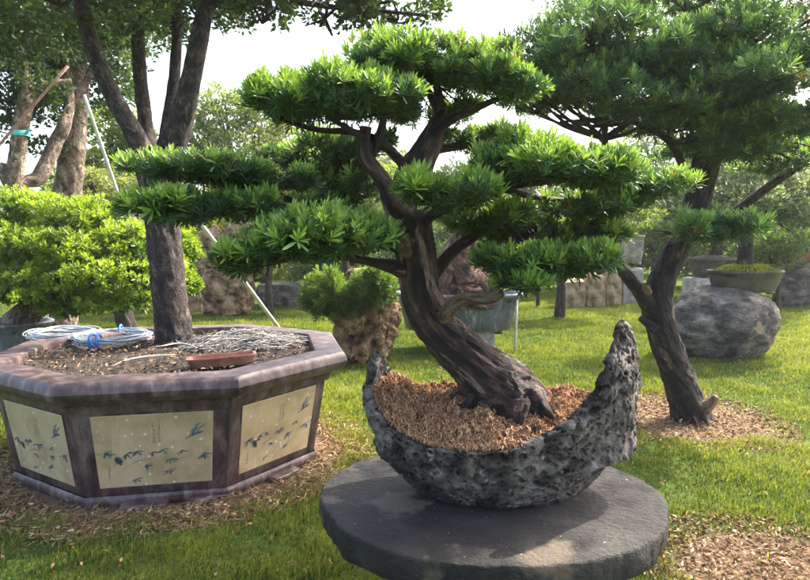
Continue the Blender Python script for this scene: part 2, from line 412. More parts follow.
GRN = rockmat('planter_granite', [(.3, (.045, .028, .030)), (.5, (.098, .060, .060)), (.85, (.24, .185, .18))], 14, .42, .3, 0, .004, ((.42, .39, .36), 7, .68), (1, 1, .35))
def flatm(name, c, rough=.5, metal=0., ns=20, var=.25):
    m, nt, b, out = newmat(name); n = noise(nt, vec(nt, 'o'), ns, 5)
    nt.links.new(mixrgb(nt, ramp(nt, n, [(.3, 0.), (.7, 1.)]), tuple(x*(1-var) for x in c), tuple(min(1, x*(1+var)) for x in c)), b.inputs['Base Color'])
    b.inputs['Roughness'].default_value = rough; b.inputs['Metallic'].default_value = metal; return m
WIRE = flatm('galvanised_wire', (.5, .53, .57), .4, .5)
TWINE = flatm('blue_twine', (.03, .2, .6), .5)
TAPE = flatm('cyan_tape', (.12, .5, .48), .5)
POLE = flatm('pale_prop_pole', (.52, .5, .48), .45)
RUST = flatm('reddish_pole', (.3, .16, .12), .7)
INK = flatm('faded_ink', (.125, .14, .155), .85, 0, 70, .8)
SHEET = flatm('pale_sheet', (.5, .5, .5), .7)
def panelmat():
    m, nt, b, out = newmat('cream_panel'); v = vec(nt, 'o')
    n = noise(nt, v, 5, 8, .6); c = ramp(nt, n, [(.35, (.39, .285, .16)), (.5, (.48, .36, .21)), (.65, (.55, .43, .27))])
    dr = noise(nt, mapping(nt, v, (40, 40, 1.5)), 1, 3); c = mixrgb(nt, ramp(nt, dr, [(.6, 0.), (.72, .35)]), c, (.66, .6, .48))
    w = nt.nodes.new('ShaderNodeTexVoronoi'); w.inputs['Scale'].default_value = 16; nt.links.new(v, w.inputs['Vector'])
    c = mixrgb(nt, ramp(nt, w.outputs['Distance'], [(.10, .8), (.16, 0.)]), c, (.72, .68, .58))
    nt.links.new(c, b.inputs['Base Color']); b.inputs['Roughness'].default_value = .55
    bump(nt, b, noise(nt, v, 60, 5), .2, .003); return m
PANEL = panelmat()

# ------------------------------------------------------------------ ground
TUBC = np.array([-1.6, 4.42]); TREEC = G(690, 418)[:2]; MULC = G(770, 572)[:2]
def groundmat():
    m, nt, b, out = newmat('lawn_soil'); v = vec(nt, 'o')
    n1 = noise(nt, v, 1.3, 8, .65); n2 = noise(nt, v, 24, 8, .75)
    lawn = mixrgb(nt, ramp(nt, n2, [(.35, 0.), (.65, 1.)]), (.03, .055, .014), (.10, .15, .035))
    lawn = mixrgb(nt, ramp(nt, n1, [(.5, 0.), (.7, .6)]), lawn, (.15, .15, .045))
    dirt = ramp(nt, n2, [(.3, (.07, .045, .03)), (.5, (.17, .115, .075)), (.7, (.34, .25, .16))])
    def rad(c, r0, r1, sy=1.):
        s = nt.nodes.new('ShaderNodeVectorMath'); s.operation = 'SUBTRACT'; nt.links.new(v, s.inputs[0]); s.inputs[1].default_value = (c[0], c[1], 0)
        mm = nt.nodes.new('ShaderNodeVectorMath'); mm.operation = 'MULTIPLY'; nt.links.new(s.outputs[0], mm.inputs[0]); mm.inputs[1].default_value = (1, sy, 0)
        l = nt.nodes.new('ShaderNodeVectorMath'); l.operation = 'LENGTH'; nt.links.new(mm.outputs[0], l.inputs[0])
        a = nt.nodes.new('ShaderNodeMath'); a.operation = 'MULTIPLY_ADD'; nt.links.new(noise(nt, v, 3.5, 6, .7), a.inputs[0]); a.inputs[1].default_value = .7; nt.links.new(l.outputs['Value'], a.inputs[2])
        mr = nt.nodes.new('ShaderNodeMapRange'); nt.links.new(a.outputs[0], mr.inputs[0]); mr.inputs[1].default_value = r0+.35; mr.inputs[2].default_value = r1+.35; mr.inputs[3].default_value = 1; mr.inputs[4].default_value = 0
        return mr.outputs[0]
    c = mixrgb(nt, rad(TUBC, 1.08, 1.34), lawn, dirt)
    c = mixrgb(nt, rad(TREEC, .5, .8, .85), c, dirt); c = mixrgb(nt, rad(MULC, .35, .5), c, dirt)
    nt.links.new(c, b.inputs['Base Color']); b.inputs['Roughness'].default_value = 1.; b.inputs['Specular IOR Level'].default_value = 0.
    bump(nt, b, n2, .8, .03); return m
def gh(x, y):
    """gentle lie of the lawn"""
    x = np.asarray(x, float); y = np.asarray(y, float)
    f = np.clip((y-6)/6, 0, 1)
    return f*(.12*np.clip((x-2.5)/4, 0, 1.5)+.05*fbm(np.stack([x*.35, y*.35, x*0], -1).reshape(-1, 3), 2, 4).reshape(x.shape))
gx = np.concatenate([[-400, -120, -50, -25], np.linspace(-14, 14, 113), [25, 50, 120, 400]])
gy = np.concatenate([[-60, -20, -5], np.linspace(-1, 24, 126), [32, 50, 100, 250, 800]])
X, Yg = np.meshgrid(gx, gy, indexing='ij'); Z = gh(X, Yg)+.012*fbm(np.stack([X*2, Yg*2, X*0], -1).reshape(-1, 3), 3, 8).reshape(X.shape)*(abs(X) < 13)
mb = MB(); ny = len(gy); i = np.arange(len(gx)-1)[:, None]*ny; j = np.arange(ny-1)[None]
mb.add(np.stack([X, Yg, Z], -1), np.stack([i+j, i+ny+j, i+ny+j+1, i+j+1], -1).reshape(-1, 4))
tag(mb.build('ground', groundmat()), kind='structure')

def bare(x, y):
    P = np.stack([x*3.5, y*3.5, x*0], 1); q = .45*fbm(P, 4, 21)
    a = np.hypot(x-TUBC[0], y-TUBC[1])-1.2+q*.5
    b_ = np.hypot(x-TREEC[0], (y-TREEC[1])*.85)-.62+q*.5
    c = np.hypot(x-MULC[0], y-MULC[1])-.42+q*.4
    return np.minimum(np.minimum(a, b_), c)
def grass():
    n = 900000
    u = rng.random(n); e = .42
    y = (1.3**e+(17**e-1.3**e)*u)**(1/e)            # density falls with distance
    x = (rng.random(n)*2-1)*(y*.68+.9)
    keep = np.ones(n, bool)
    d = bare(x, y); keep &= (d > 0) | (rng.random(n) < np.clip(.25+d*2.5, .03, 1)*.6)
    keep &= np.hypot(x-TUBC[0], y-TUBC[1]) > .99
    cl = fbm(np.stack([x*5, y*5, x*0], 1), 3, 31); c2 = fbm(np.stack([x*1.1, y*1.1, x*0], 1), 3, 41)
    keep &= rng.random(n) < .70+.5*cl+.15*c2
    x, y, d, cl, c2 = x[keep], y[keep], d[keep], cl[keep], c2[keep]; n = len(x)
    z = gh(x, y)-.004
    h = .8*(.034+.03*rng.random(n)+.04*np.clip(cl+c2*.8, -.6, 1.2))*(1+.025*y)
    a = rng.random(n)*6.283; lean = rng.uniform(.2, 1.1, n)+.3*c2
    dirx, diry = np.cos(a), np.sin(a)
    cx = np.cos(3*fbm(np.stack([x*2, y*2, x*0], 1), 2, 5)); dirx = dirx*.7+cx*.5
    w = (.0016+.0011*y**.8*.55)*rng.uniform(.7, 1.3, n)
    b2 = rng.random(n)*6.283; wx, wy = np.cos(b2)*w, np.sin(b2)*w
    B = np.stack([x, y, z], 1); Wv = np.stack([wx, wy, 0*w], 1)
    Mi = B+np.stack([dirx*h*lean*.3, diry*h*lean*.3, h*.62], 1); Tp = B+np.stack([dirx*h*lean, diry*h*lean, h*(1-.25*lean)], 1)
    V = np.stack([B-Wv, B+Wv, Mi+Wv*.7, Mi-Wv*.7, Tp], 1).reshape(-1, 3); q = np.arange(n)[:, None]*5
    t = np.clip(.48+.75*c2+.45*cl+rng.normal(0, .2, n), 0, 1)
    col = mixc((.055, .095, .022), (.26, .31, .045), t)
    dry = rng.random(n) < (.05+.5*np.exp(-np.maximum(d, 0)/.12)+.1*np.clip(c2, 0, 1)); col[dry] = mixc((.2, .16, .07), (.42, .34, .17), rng.random(dry.sum()))
    mb = MB(); mb.add(V, [np.hstack([q, q+1, q+2, q+3]), np.hstack([q+3, q+2, q+4])], np.repeat(col, 5, 0))
    tag(mb.build('grass', GRASSM), kind='stuff')
grass()
def litter():
    mb = MB()
    def put(c, r0, r1, n, sy=1., ang=None, s=.03):
        a = rng.random(n)*6.283 if ang is None else rng.uniform(*ang, n); r = np.sqrt(rng.random(n)*(r1**2-r0**2)+r0**2)
        x = c[0]+np.cos(a)*r; y = c[1]+np.sin(a)*r/sy
        C = np.stack([x, y, gh(x, y)+.008+.02*rng.random(n)], 1)
        D = nrm(rng.normal(0, 1, (n, 3))*np.array([1, 1, .28]))
        k = rng.random(n)
        col = mixc((.09, .045, .025), (.42, .26, .14), k); col[k > .86] = (.5, .4, .25)
        leaves(mb, C, D, s*rng.uniform(.5, 1.5, n), .38, col)
    put(TUBC, 1.0, 1.36, 4200); put(TREEC, .05, .78, 4600, .85, s=.028); put(MULC, 0, .6, 4200, s=.026)
    # strewn over the lawn
    n = 1500; y = rng.uniform(2, 9, n); x = (rng.random(n)*2-1)*y*.68
    D = nrm(rng.normal(0, 1, (n, 3))*np.array([1, 1, .3])); C = np.stack([x, y, gh(x, y)+.03], 1)
    leaves(mb, C, D, .032*rng.uniform(.5, 1.3, n), .4, mixc((.12, .05, .03), (.42, .26, .14), rng.random(n)))
    tag(mb.build('fallen_leaves', COLM), kind='stuff')
    # dry straw round the planter foot
    mb = MB(); n = 9000; a = rng.random(n)*6.283; r = 1.02+.36*rng.random(n)**1.2
    C = np.stack([TUBC[0]+np.cos(a)*r, TUBC[1]+np.sin(a)*r, .004+.02*rng.random(n)], 1)
    D = nrm(rng.normal(0, 1, (n, 3))*np.array([1, 1, .25]))
    leaves(mb, C, D, .07*rng.uniform(.4, 1.3, n), .05, mixc((.2, .13, .06), (.5, .38, .2), rng.random(n)))
    tag(mb.build('straw', COLM), kind='stuff')
litter()

# ------------------------------------------------------------------ octagonal planter
def octa():
    c = np.array([TUBC[0], TUBC[1], 0.]); A0 = R(-78)
    t = thing('octagonal_planter', 'large octagonal purplish granite planter with cream painted panels on the lawn', 'planter', c)
    ang = A0+R(22.5)+np.arange(8)*R(45)
    def loft(prof, top=False, bot=False, sub=6, seed=1):
        mb = MB(); a = []
        for k in range(8):
            p = np.array([math.cos(ang[k]), math.sin(ang[k])]); q = np.array([math.cos(ang[(k+1) % 8]), math.sin(ang[(k+1) % 8])])
            for s_ in [0, .03]+list(np.linspace(.12, .88, sub))+[.97]: a.append(p*(1-s_)+q*s_)
        a = np.array(a); n = len(a)
        V = np.vstack([np.hstack([a*r, np.full((n, 1), z)]) for r, z in prof]); m = len(prof)
        V[:, :2] *= (1+.004*fbm(V*5, 3, seed))[:, None]; V[:, 2] += .003*fbm(V*6+9, 2, seed)
        ii = np.arange(m-1)[:, None]*n; jj = np.arange(n)[None]; j2 = (jj+1) % n
        Fs = [np.stack([ii+jj, ii+j2, ii+n+j2, ii+n+jj], -1).reshape(-1, 4)]
        if top: Fs.append(((m-1)*n+np.arange(n))[None])
        if bot: Fs.append(np.arange(n)[::-1][None])
        mb.add(V+c, Fs); return mb
    def shade(o, deg=35):
        o.data.set_sharp_from_angle(angle=R(deg))
    o = loft([(.96, -.01), (1.0, .0), (1.012, .02), (1.012, .05), (1.0, .066)], seed=2).build('plinth', GRN, t); shade(o)
    o = loft([(.99, .064), (.995, .07), (1.04, .33), (1.085, .585)], seed=3).build('body', GRN, t); shade(o)
    o = loft([(1.08, .56), (1.105, .565), (1.112, .60), (1.125, .622), (1.17, .632), (1.205, .648), (1.228, .672), (1.236, .70), (1.228, .73), (1.215, .748), (1.2, .758), (1.03, .762), (1.015, .758), (1.01, .745), (1.01, .64)], seed=4).build('rim', GRN, t); shade(o, 28)
    mb = MB(); n = 60; xs = np.linspace(-1, 1, n); X, Y = np.meshgrid(xs, xs, indexing='ij')
    r = np.maximum(abs(X), abs(Y)); th = np.arctan2(Y, X)
    P = np.stack([X, Y], -1)/np.maximum(np.hypot(X, Y), 1e-6)[..., None]*r[..., None]*.985
    Zs = .70+.03*fbm(np.stack([P[..., 0]*3, P[..., 1]*3, X*0], -1).reshape(-1, 3), 4, 3).reshape(X.shape)
    i = np.arange(n-1)[:, None]*n; j = np.arange(n-1)[None]
    mb.add(np.stack([P[..., 0]+c[0], P[..., 1]+c[1], Zs], -1), np.stack([i+j, i+n+j, i+n+j+1, i+j+1], -1).reshape(-1, 4)); mb.build('soil', SOIL, t)
    mb = MB(); n = 2600; a = rng.random(n)*6.283; r = np.sqrt(rng.random(n))*.93
    C = np.stack([c[0]+np.cos(a)*r, c[1]+np.sin(a)*r, .722+.02*rng.random(n)], 1)
    leaves(mb, C, nrm(rng.normal(0, 1, (n, 3))*np.array([1, 1, .35])), .028*rng.uniform(.4, 1.6, n), .34, mixc((.05, .03, .02), (.36, .25, .16), rng.random(n)**1.5)); o = mb.build('soil_litter', COLM, t); o['kind'] = 'stuff'
    # rough feet showing below the plinth
    for aa in (R(-82), R(-60), R(-30)):
        m2 = MB(); stone(m2, c+np.array([math.cos(aa)*.93, math.sin(aa)*.93, -.03]), (.26, .16, .06), seed=int(aa*9) % 50, n=8, boxy=.8, rot=aa+R(90)); m2.build('foot', GRN, t)
    # panels
    for k in range(8):
        aa = A0+k*R(45); nx = np.array([math.cos(aa), math.sin(aa)]); tx = np.array([-nx[1], nx[0]])
        ap = math.cos(R(22.5)); 
        def pt(u, v, off):
            z = .115+v*.43; r = (.99+(z-.064)/(.585-.064)*.095)*ap+off; w = (.300+.022*v)
            q = nx*r+tx*(u-.5)*2*w; return np.array([c[0]+q[0], c[1]+q[1], z])
        m3 = MB(); n1 = 10; us = np.linspace(0, 1, n1)
        # frame groove as a slim dark lip + slab
        V = [pt(u, v, .004) for v in (0, 1) for u in (0, 1)]+[pt(u, v, .007) for v in (.012, .988) for u in (.01, .99)]
        V = np.array(V); m3.add(V, np.array([[4, 5, 7, 6], [0, 1, 5, 4], [1, 3, 7, 5], [3, 2, 6, 7], [2, 0, 4, 6]]))
        pn = m3.build('panel', PANEL, t, smooth=False)
        if math.sin(aa) > .3: continue
        r_ = np.random.default_rng(100+k); m4 = MB()
        def stroke(p, q, w, bend=0., taper=True, seg=7):
            p = np.array(p); q = np.array(q); d = q-p; l = np.hypot(*d); nn = np.array([-d[1], d[0]])/max(l, 1e-6)
            ts = np.linspace(0, 1, seg); L = []; Rr = []
            for s_ in ts:
                cc = p+d*s_+nn*bend*l*4*s_*(1-s_); ww = w*(math.sin(math.pi*min(1, s_*.9+.08))**.7 if taper else .8+.3*r_.random())
                L.append(pt(*(cc+nn*ww), .0085)); Rr.append(pt(*(cc-nn*ww), .0085))
            V = np.array(L+Rr); ii = np.arange(seg-1)
            m4.add(V, np.stack([ii, ii+1, ii+1+seg, ii+seg], 1))
        def sprig(u, v, n, s, a0=None):
            for _ in range(n):
                a = (r_.uniform(-2.9, .3) if a0 is None else a0+r_.normal(0, .5)); l = s*r_.uniform(.6, 1.2)
                stroke((u, v), (u+math.cos(a)*l*.8, v+math.sin(a)*l), .0065*r_.uniform(.5, 1.4), r_.normal(0, .08))
        jt = lambda x: x+r_.normal(0, .012)
        for (u, v, n, s) in ((.10, .50, 7, .13), (.17, .42, 6, .12), (.27, .48, 5, .10), (.34, .50, 4, .09), (.48, .47, 4, .10), (.55, .50, 4, .09), (.66, .36, 5, .11), (.73, .48, 3, .09), (.92, .42, 6, .13), (.40, .32, 4, .09), (.62, .20, 4, .10), (.32, .10, 2, .08)):
            sprig(jt(u), jt(v), n+2, s*.85)
        for _ in range(7): stroke((jt(.17), jt(.42)), (jt(.2), jt(.34)), .017, 0)
        stroke((.10, .08), (.30, .33), .0012, .04, True, 14); stroke((.30, .33), (.47, .38), .004, .08, False, 10)
        stroke((.55, .14), (.68, .24), .004, -.1, False, 10); stroke((.60, .34), (.98, .46), .0013, -.05, True, 16)
        # bird near the upper right corner
        stroke((.80, .66), (.93, .72), .022, .1); stroke((.83, .68), (.88, .80), .020, .15); stroke((.86, .70), (.96, .84), .007, .1); stroke((.84, .80), (.90, .85), .010, 0); stroke((.80, .66), (.76, .63), .007, 0)
        # faint brush writing, worn past reading
        for cu, v0, v1 in ((.50, .86, .60), (.545, .84, .62), (.10, .28, .12)):
            v = v0
            while v > v1:
                for _ in range(3):
                    a = r_.choice([0, 1.57, .8]); du, dv = math.cos(a)*.011, math.sin(a)*.013
                    x0, y0 = cu+r_.normal(0, .004), v+r_.normal(0, .005); stroke((x0-du, y0-dv), (x0+du, y0+dv), .0018, 0, False, 3)
                v -= .036
        dr = m4.build('ink_drawing', INK, pn, smooth=False)
    return t
octa()

# things lying in the planter
def coil(px, py, Y, rad, label, seed, wraps=22):
    c = W(px, py, Y); c[2] = .715; r_ = np.random.default_rng(seed)
    t = thing('wire_coil', label, 'wire coil', c, 'coils of wire on the planter soil'); mb = MB()
    for i in range(wraps):
        a = np.linspace(0, 6.283, 40); ph = r_.random()*6.28; rr = rad+r_.normal(0, .018)+.012*np.cos(2*a+ph)+.006*np.cos(5*a+ph); z0 = .012+.055*r_.random()
        P = np.stack([c[0]+np.cos(a)*rr, c[1]+np.sin(a)*rr, c[2]+z0+.008*np.sin(3*a+ph)], 1)
        tube(mb, P, np.full(40, .0042), 5, 60, cap=False)
    mb.build('wire', WIRE, t); return t, c
t, c = coil(63, 337, 5.02, .225, 'grey wire coil at the planter left edge, overlapped by the other coil', 1)
t, c = coil(112, 338, 4.88, .26, 'larger grey wire coil bound with bright blue ties, nearer the tree trunk', 2, 26)
for aa in (R(-95), R(100), R(-85)):
    mb = MB(); b_ = np.linspace(0, 6.283, 12); p = c+np.array([math.cos(aa)*.26, math.sin(aa)*.26, .045])
    P = np.stack([p[0]+math.cos(aa)*np.cos(b_)*.055, p[1]+math.sin(aa)*np.cos(b_)*.055, p[2]+np.sin(b_)*.05], 1)
    tube(mb, P, np.full(12, .009), 6, 24, cap=False)
    if aa == R(-95): tube(mb, [p+[0, -.05, .03], p+[.03, -.09, .02], p+[.05, -.1, -.03]], [.006, .005, .003], 5)
    mb.build('tie', TWINE, t)
# terracotta tray
mb = MB(); c = W(222, 356, 3.93); c[2] = .722
lathe(mb, c, [(.86, 0), (.88, .004), (1.0, .05), (1.03, .052), (1.03, .06), (.95, .06), (.86, .012), (.0, .012)], .205, .085, 64, 6, R(10))
o = mb.build('bonsai_tray', CERAM, None, org=c); o.rotation_euler = (R(-1), R(-3), R(6))
o.data.set_sharp_from_angle(angle=R(40))
tag(o, 'empty shallow terracotta tray lying on the planter soil beside the rim', 'tray')
# heap of dry grey stems
def heap():
    mb = MB(); c = np.array([-1.22, 4.80, .70])
    for i in range(520):
        a = rng.random()*6.283; r = rng.random()**.6; x = c[0]+math.cos(a)*r*.42; y = c[1]+math.sin(a)*r*.36
        h = .10*(1-r*r)*rng.random()+.012; a2 = rng.normal(.1, .7); l = rng.uniform(.12, .36)
        P = [np.array([x-math.cos(a2)*l/2, y-math.sin(a2)*l/2, c[2]+h*.6]), np.array([x+rng.normal(0, .03), y+rng.normal(0, .05), c[2]+h+.02]), np.array([x+math.cos(a2+.3)*l/2, y+math.sin(a2+.3)*l/2, c[2]+h*.5+rng.random()*.03])]
        g = rng.uniform(.12, .42); tube(mb, P, np.array([.0045, .004, .0025])*rng.uniform(.6, 1.2), 4, 7, cap=False, col=(g, g*.95, g*.88))
    tag(mb.build('dry_stems', STRAND), kind='stuff')
heap()
for k, (pp, lab) in enumerate([([(175, 349), (150, 355), (128, 362), (112, 367)], 'long bent grey twig lying on the planter soil left of the tray'),
                              ([(200, 338), (180, 333), (162, 340), (148, 339)], 'short pale twig leaning out of the stem heap beside the trunk')]):
    mb = MB(); P = np.array([W(a, b, 3.95+.42*(362-b)/18) for a, b in pp]); P[:, 2] = .728+.015*np.array([0, 1, 1.5, .3])
    tube(mb, P, [.004, .006, .005, .003], 6, 16, amp=.1, col=(.42, .38, .33)); tube(mb, [P[1], P[1]+[-.05, .04, .02]], [.004, .002], 5, 4, col=(.42, .38, .33))
    tag(mb.build('dry_twig', STRAND, org=P[1]), lab, 'twig')

# ------------------------------------------------------------------ many-stemmed tree in the planter
def tub_tree():
    base = W(174, 352, 4.85); base[2] = .69
    t = thing('multi_stem_tree', 'tall grey-barked tree with four upright stems growing from the octagonal planter', 'tree', base)
    mb = MB()
    limb(mb, [(175, 360, 4.85, 46), (174, 342, 4.85, 36), (170, 300, 4.85, 33), (164, 240, 4.85, 32), (160, 200, 4.85, 33), (158, 170, 4.85, 42), (160, 150, 4.85, 34)], 60, n=160, amp=.10, freq=14, lobes=5, seed=2, lobefade=.12)
    limb(mb, [(158, 185, 4.84, 28), (146, 160, 4.8, 23), (132, 130, 4.75, 19), (112, 95, 4.7, 17), (97, 60, 4.65, 16), (84, 15, 4.6, 15), (76, -40, 4.5, 12), (60, -110, 4.4, 8)], 18, n=60, amp=.09, freq=16, seed=3)
    limb(mb, [(156, 175, 4.95, 20), (147, 135, 5, 15), (144, 110, 5.02, 14), (139, 60, 5.05, 13), (139, 0, 5.1, 12), (146, -90, 5.2, 8)], 14, n=50, amp=.1, freq=16, seed=4)
    limb(mb, [(164, 160, 5.05, 16), (168, 120, 5.15, 12), (174, 80, 5.2, 11), (177, 30, 5.25, 10), (177, -20, 5.3, 9), (190, -90, 5.4, 6)], 12, n=50, amp=.1, freq=16, seed=5)
    limb(mb, [(160, 180, 4.83, 30), (172, 145, 4.78, 28), (184, 110, 4.7, 22), (193, 70, 4.65, 19), (202, 25, 4.6, 17), (208, -5, 4.6, 15), (215, -60, 4.6, 12)], 20, n=60, amp=.09, freq=14, seed=6)
    limb(mb, [(205, 10, 4.6, 13), (222, -2, 4.55, 9), (250, -8, 4.5, 7), (300, 2, 4.45, 6), (340, 8, 4.4, 5), (390, 12, 4.4, 4), (430, 16, 4.4, 2.5)], 10, n=50, amp=.1, freq=16, seed=7)
    # knots
    for (x, y, Y, w) in ((139, 78, 5.0, 8), (142, 112, 4.97, 6)):
        stone(mb, W(x, y+3, Y-.04), (w*.008,)*3, seed=x, n=8, boxy=0, amp=.2)
    mb.build('trunk', BARK_TUB, t)
    mb = MB(); blobs = [blob(60, -10, 90, 40, 4.3, .8), blob(150, -25, 80, 40, 4.6, .8), blob(20, 15, 60, 35, 5.6, .8), blob(120, 25, 70, 28, 5.9, .6), blob(200, 10, 55, 22, 5.4, .4), blob(-40, 20, 70, 45, 4.8, .8),
                       blob(250, -20, 60, 22, 4.6, .5), blob(262, 8, 34, 17, 4.5, .3), blob(325, 3, 48, 24, 4.4, .45), blob(395, 6, 54, 26, 4.4, .45), blob(320, -40, 90, 25, 4.6, .7), blob(180, -70, 180, 40, 5.0, 1.2)]
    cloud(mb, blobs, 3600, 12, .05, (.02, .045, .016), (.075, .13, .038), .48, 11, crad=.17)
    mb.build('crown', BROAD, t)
    for c, r in blobs:
        mb = MB(); s = c+np.array([0, 0, -.1])
        for _ in range(6):
            e = c+np.clip(rng.normal(0, .4, 3), -.6, .6)*np.array(r); m = (s+e)/2+rng.normal(0, .05, 3)
            tube(mb, [s, m, e], [.013, .009, .003], 5, 8, amp=.1)
        mb.build('twigs', TWIGM, t)
    for px in (250, 300, 345, 390):
        mb = MB()
        for _ in range(3):
            s = W(px, 2, 4.45); e = W(px+rng.uniform(-30, 40), rng.uniform(-14, 9), 4.45+rng.uniform(-.2, .2))
            tube(mb, [s, (s+e)/2+rng.normal(0, .03, 3), e], [.012, .008, .003], 5, 8)
        mb.build('twigs', TWIGM, t)
tub_tree()

# ------------------------------------------------------------------ stone table, lava pot, bonsai
def table():
    c = np.array([.335, 2.46, 0.])
    t = thing('stone_table', 'round dark grey stone slab on a pedestal, carrying the crescent rock pot', 'stone table', c)
    mb = MB(); n = 420; a = np.arange(n)/n*2*math.pi
    er = 1+.03*fbm(np.stack([np.cos(a)*2, np.sin(a)*2, a*0], 1), 4, 3)+.012*fbm(np.stack([np.cos(a)*14, np.sin(a)*14, a*0], 1), 3, 5)
    prof = [(0, .5), (.1, .5), (.25, .5), (.4, .5), (.55, .5), (.7, .5), (.82, .5), (.90, .5), (.95, .5), (.985, .5), (.992, .497), (.997, .49), (1., .47), (.998, .43), (.99, .405), (.975, .392), (.94, .388), (.4, .385)]
    V = []
    for r, z in prof:
        x = np.cos(a)*r*.675*er; y = np.sin(a)*r*.585*er; zz = np.full(n, z)
        q = np.stack([x*3, y*3, zz*9], 1)
        if z > .45: zz = zz+.005*fbm(q, 4, 6)
        else: k = 1+.030*fbm(q*3, 4, 7); x = x*k; y = y*k
        V.append(np.stack([x, y, zz], 1))
    V = np.vstack(V)+c; m = len(prof); i = np.arange(m-1)[:, None]*n; j = np.arange(n)[None]; j2 = (j+1) % n
    mb.add(V, np.stack([i+j2, i+j, i+n+j, i+n+j2], -1).reshape(-1, 4)); o = mb.build('slab', SLATE, t); o.data.set_sharp_from_angle(angle=R(38))
    mb = MB(); lathe(mb, c, [(.24, -.01), (.25, .02), (.2, .1), (.19, .28), (.24, .37), (.25, .387)], n=40); mb.build('pedestal', GREYBLOCK, t)
table()
PC = np.array([.385, 2.50]); ZB = .497
def zrim(th):
    d0 = (th+math.pi) % (2*math.pi)-math.pi; dl = th % (2*math.pi)-math.pi
    z = .785+.05*np.sin(th)
    a = (d0+.42); ww = np.where(a > 0, .50, .66)
    z = z+.44*np.exp(-np.abs(a/ww)**1.75)
    a = dl+.22; z = z+.245*np.exp(-np.abs(a/np.where(a > 0, .58, .46))**1.5)
    return z
def grit():
    mb = MB(); n = 420; a = rng.random(n)*6.283; r = np.sqrt(rng.random(n))*.95
    x = .335+np.cos(a)*r*.66; y = 2.46+np.sin(a)*r*.57; C = np.stack([x, y, np.full(n, .504)], 1)
    L = rng.uniform(.003, .010, n); L[:9] = rng.uniform(.014, .026, 9)
    leaves(mb, C, nrm(rng.normal(0, 1, (n, 3))*np.array([1, 1, .15])), L, .5, mixc((.10, .05, .03), (.50, .36, .22), rng.random(n)))
    tag(mb.build('grit', COLM), kind='stuff')
grit()
def lava_pot():
    t = thing('lava_rock_pot', 'crescent shaped porous grey rock pot with two pointed horns, standing on the stone slab', 'pot', (PC[0], PC[1], ZB))
    n = 1100; th = np.arange(n)/n*2*math.pi; ct, st = np.cos(th), np.sin(th)
    zr = zrim(th)+.012*fbm(np.stack([ct*5, st*5, th*0], 1), 3, 2)
    rows = []; MO = 170; MI = 40
    brx, bry = .31, .18
    rx = .555; ry = .325
    for k in range(MO):
        u = k/(MO-1); g = math.sin(u*math.pi/2)**.85
        hh = zr-ZB; ex = 1+.07*np.clip((hh-.3)/.4, 0, 1)*u*(ct > 0)*(1.35-u)    # horns swell outward
        x = (brx+(rx-brx)*g)*ct*ex+.0*u; y = (bry+(ry-bry)*g)*st
        # undercut near the foot
        z = ZB+hh*(u**1.12)
        # upper horns lean in
        lean = np.clip((z-.85)/.35, 0, 1)**1.6
        x = x-lean*.085*np.sign(ct)
        rows.append((x, y, z))
    for k in range(MI):
        u = k/(MI-1); wth = (.048+.02*min(1, u*1.6))*(1-.45*np.clip((zr-.85)/.3, 0, 1))
        x0, y0, z0 = rows[MO-1]
        rr = np.hypot(x0, y0); f = 1-wth/rr*(1. if k else .3)
        z = z0-u*(z0-.62)*.9
        bul = np.clip((z-.85)/.35, 0, 1)**1.6*.085-np.clip((z0-.85)/.35, 0, 1)**1.6*.085
        rows.append((x0*f-bul*np.sign(ct), y0*f, z+(.003 if k == 0 else 0)))
    V = np.vstack([np.stack(r, 1) for r in rows]); m = len(rows)
    i = np.arange(m-1)[:, None]*n; j = np.arange(n)[None]; j2 = (j+1) % n
    F = np.stack([i+j, i+j2, i+n+j2, i+n+j], -1).reshape(-1, 4)
    Gd = V.reshape(m, n, 3); du = np.roll(Gd, -1, 1)-np.roll(Gd, 1, 1); dv = np.gradient(Gd, axis=0)
    Nn = nrm(np.cross(du, dv)).reshape(-1, 3)
    Q = V+.03*np.stack([fbm(V*14, 2, 1), fbm(V*14, 2, 2), fbm(V*14, 2, 3)], 1)
    w0 = worley(Q*8+3, 9); w1 = worley(Q*15, 3); w2 = worley(Q*30, 5); w3 = worley(Q*62, 6)
    mask = np.clip(.55+1.3*fbm(V*6, 3, 12), 0, 1)
    ss = lambda w, a, b: (lambda u: u*u*(3-2*u))(np.clip((b-w)/(b-a), 0, 1))
    rare = np.clip(.75+1.6*fbm(V*5+5, 2, 19), .1, 1)
    dsp = -.014*ss(w0, .18, .40)*np.clip(1.1-mask, 0, 1)-.024*ss(w1, .28, .40)*mask-.022*ss(w2, .28, .40)*rare-.010*ss(w3, .26, .44)*np.clip(1.2-rare, 0, 1)+.014*fbm(V*7, 4, 4)+.008*fbm(V*20, 3, 14)
    row = np.repeat(np.arange(m), n); fade = np.where(row > MO+2, .35, 1.)
    V2 = V+Nn*(dsp*fade)[:, None]; V2[:n, 2] = ZB
    V2[:, 2] = np.maximum(V2[:, 2], ZB)
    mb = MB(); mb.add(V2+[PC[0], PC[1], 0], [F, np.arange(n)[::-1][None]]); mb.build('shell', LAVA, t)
    # moss bed
    na, nr = 200, 60; a = np.arange(na)/na*2*math.pi; V = []
    for k in range(nr):
        r = k/(nr-1); x = np.cos(a)*r; y = np.sin(a)*r
        V.append(np.stack([PC[0]-.006+x*np.where(x < 0, .512, .500), PC[1]+y*np.where(y < 0, .284, .280), moss_z(x, y)-(.02 if k == nr-1 else 0)], 1))
    V = np.vstack(V); i = np.arange(nr-1)[:, None]*na; j = np.arange(na)[None]; j2 = (j+1) % na
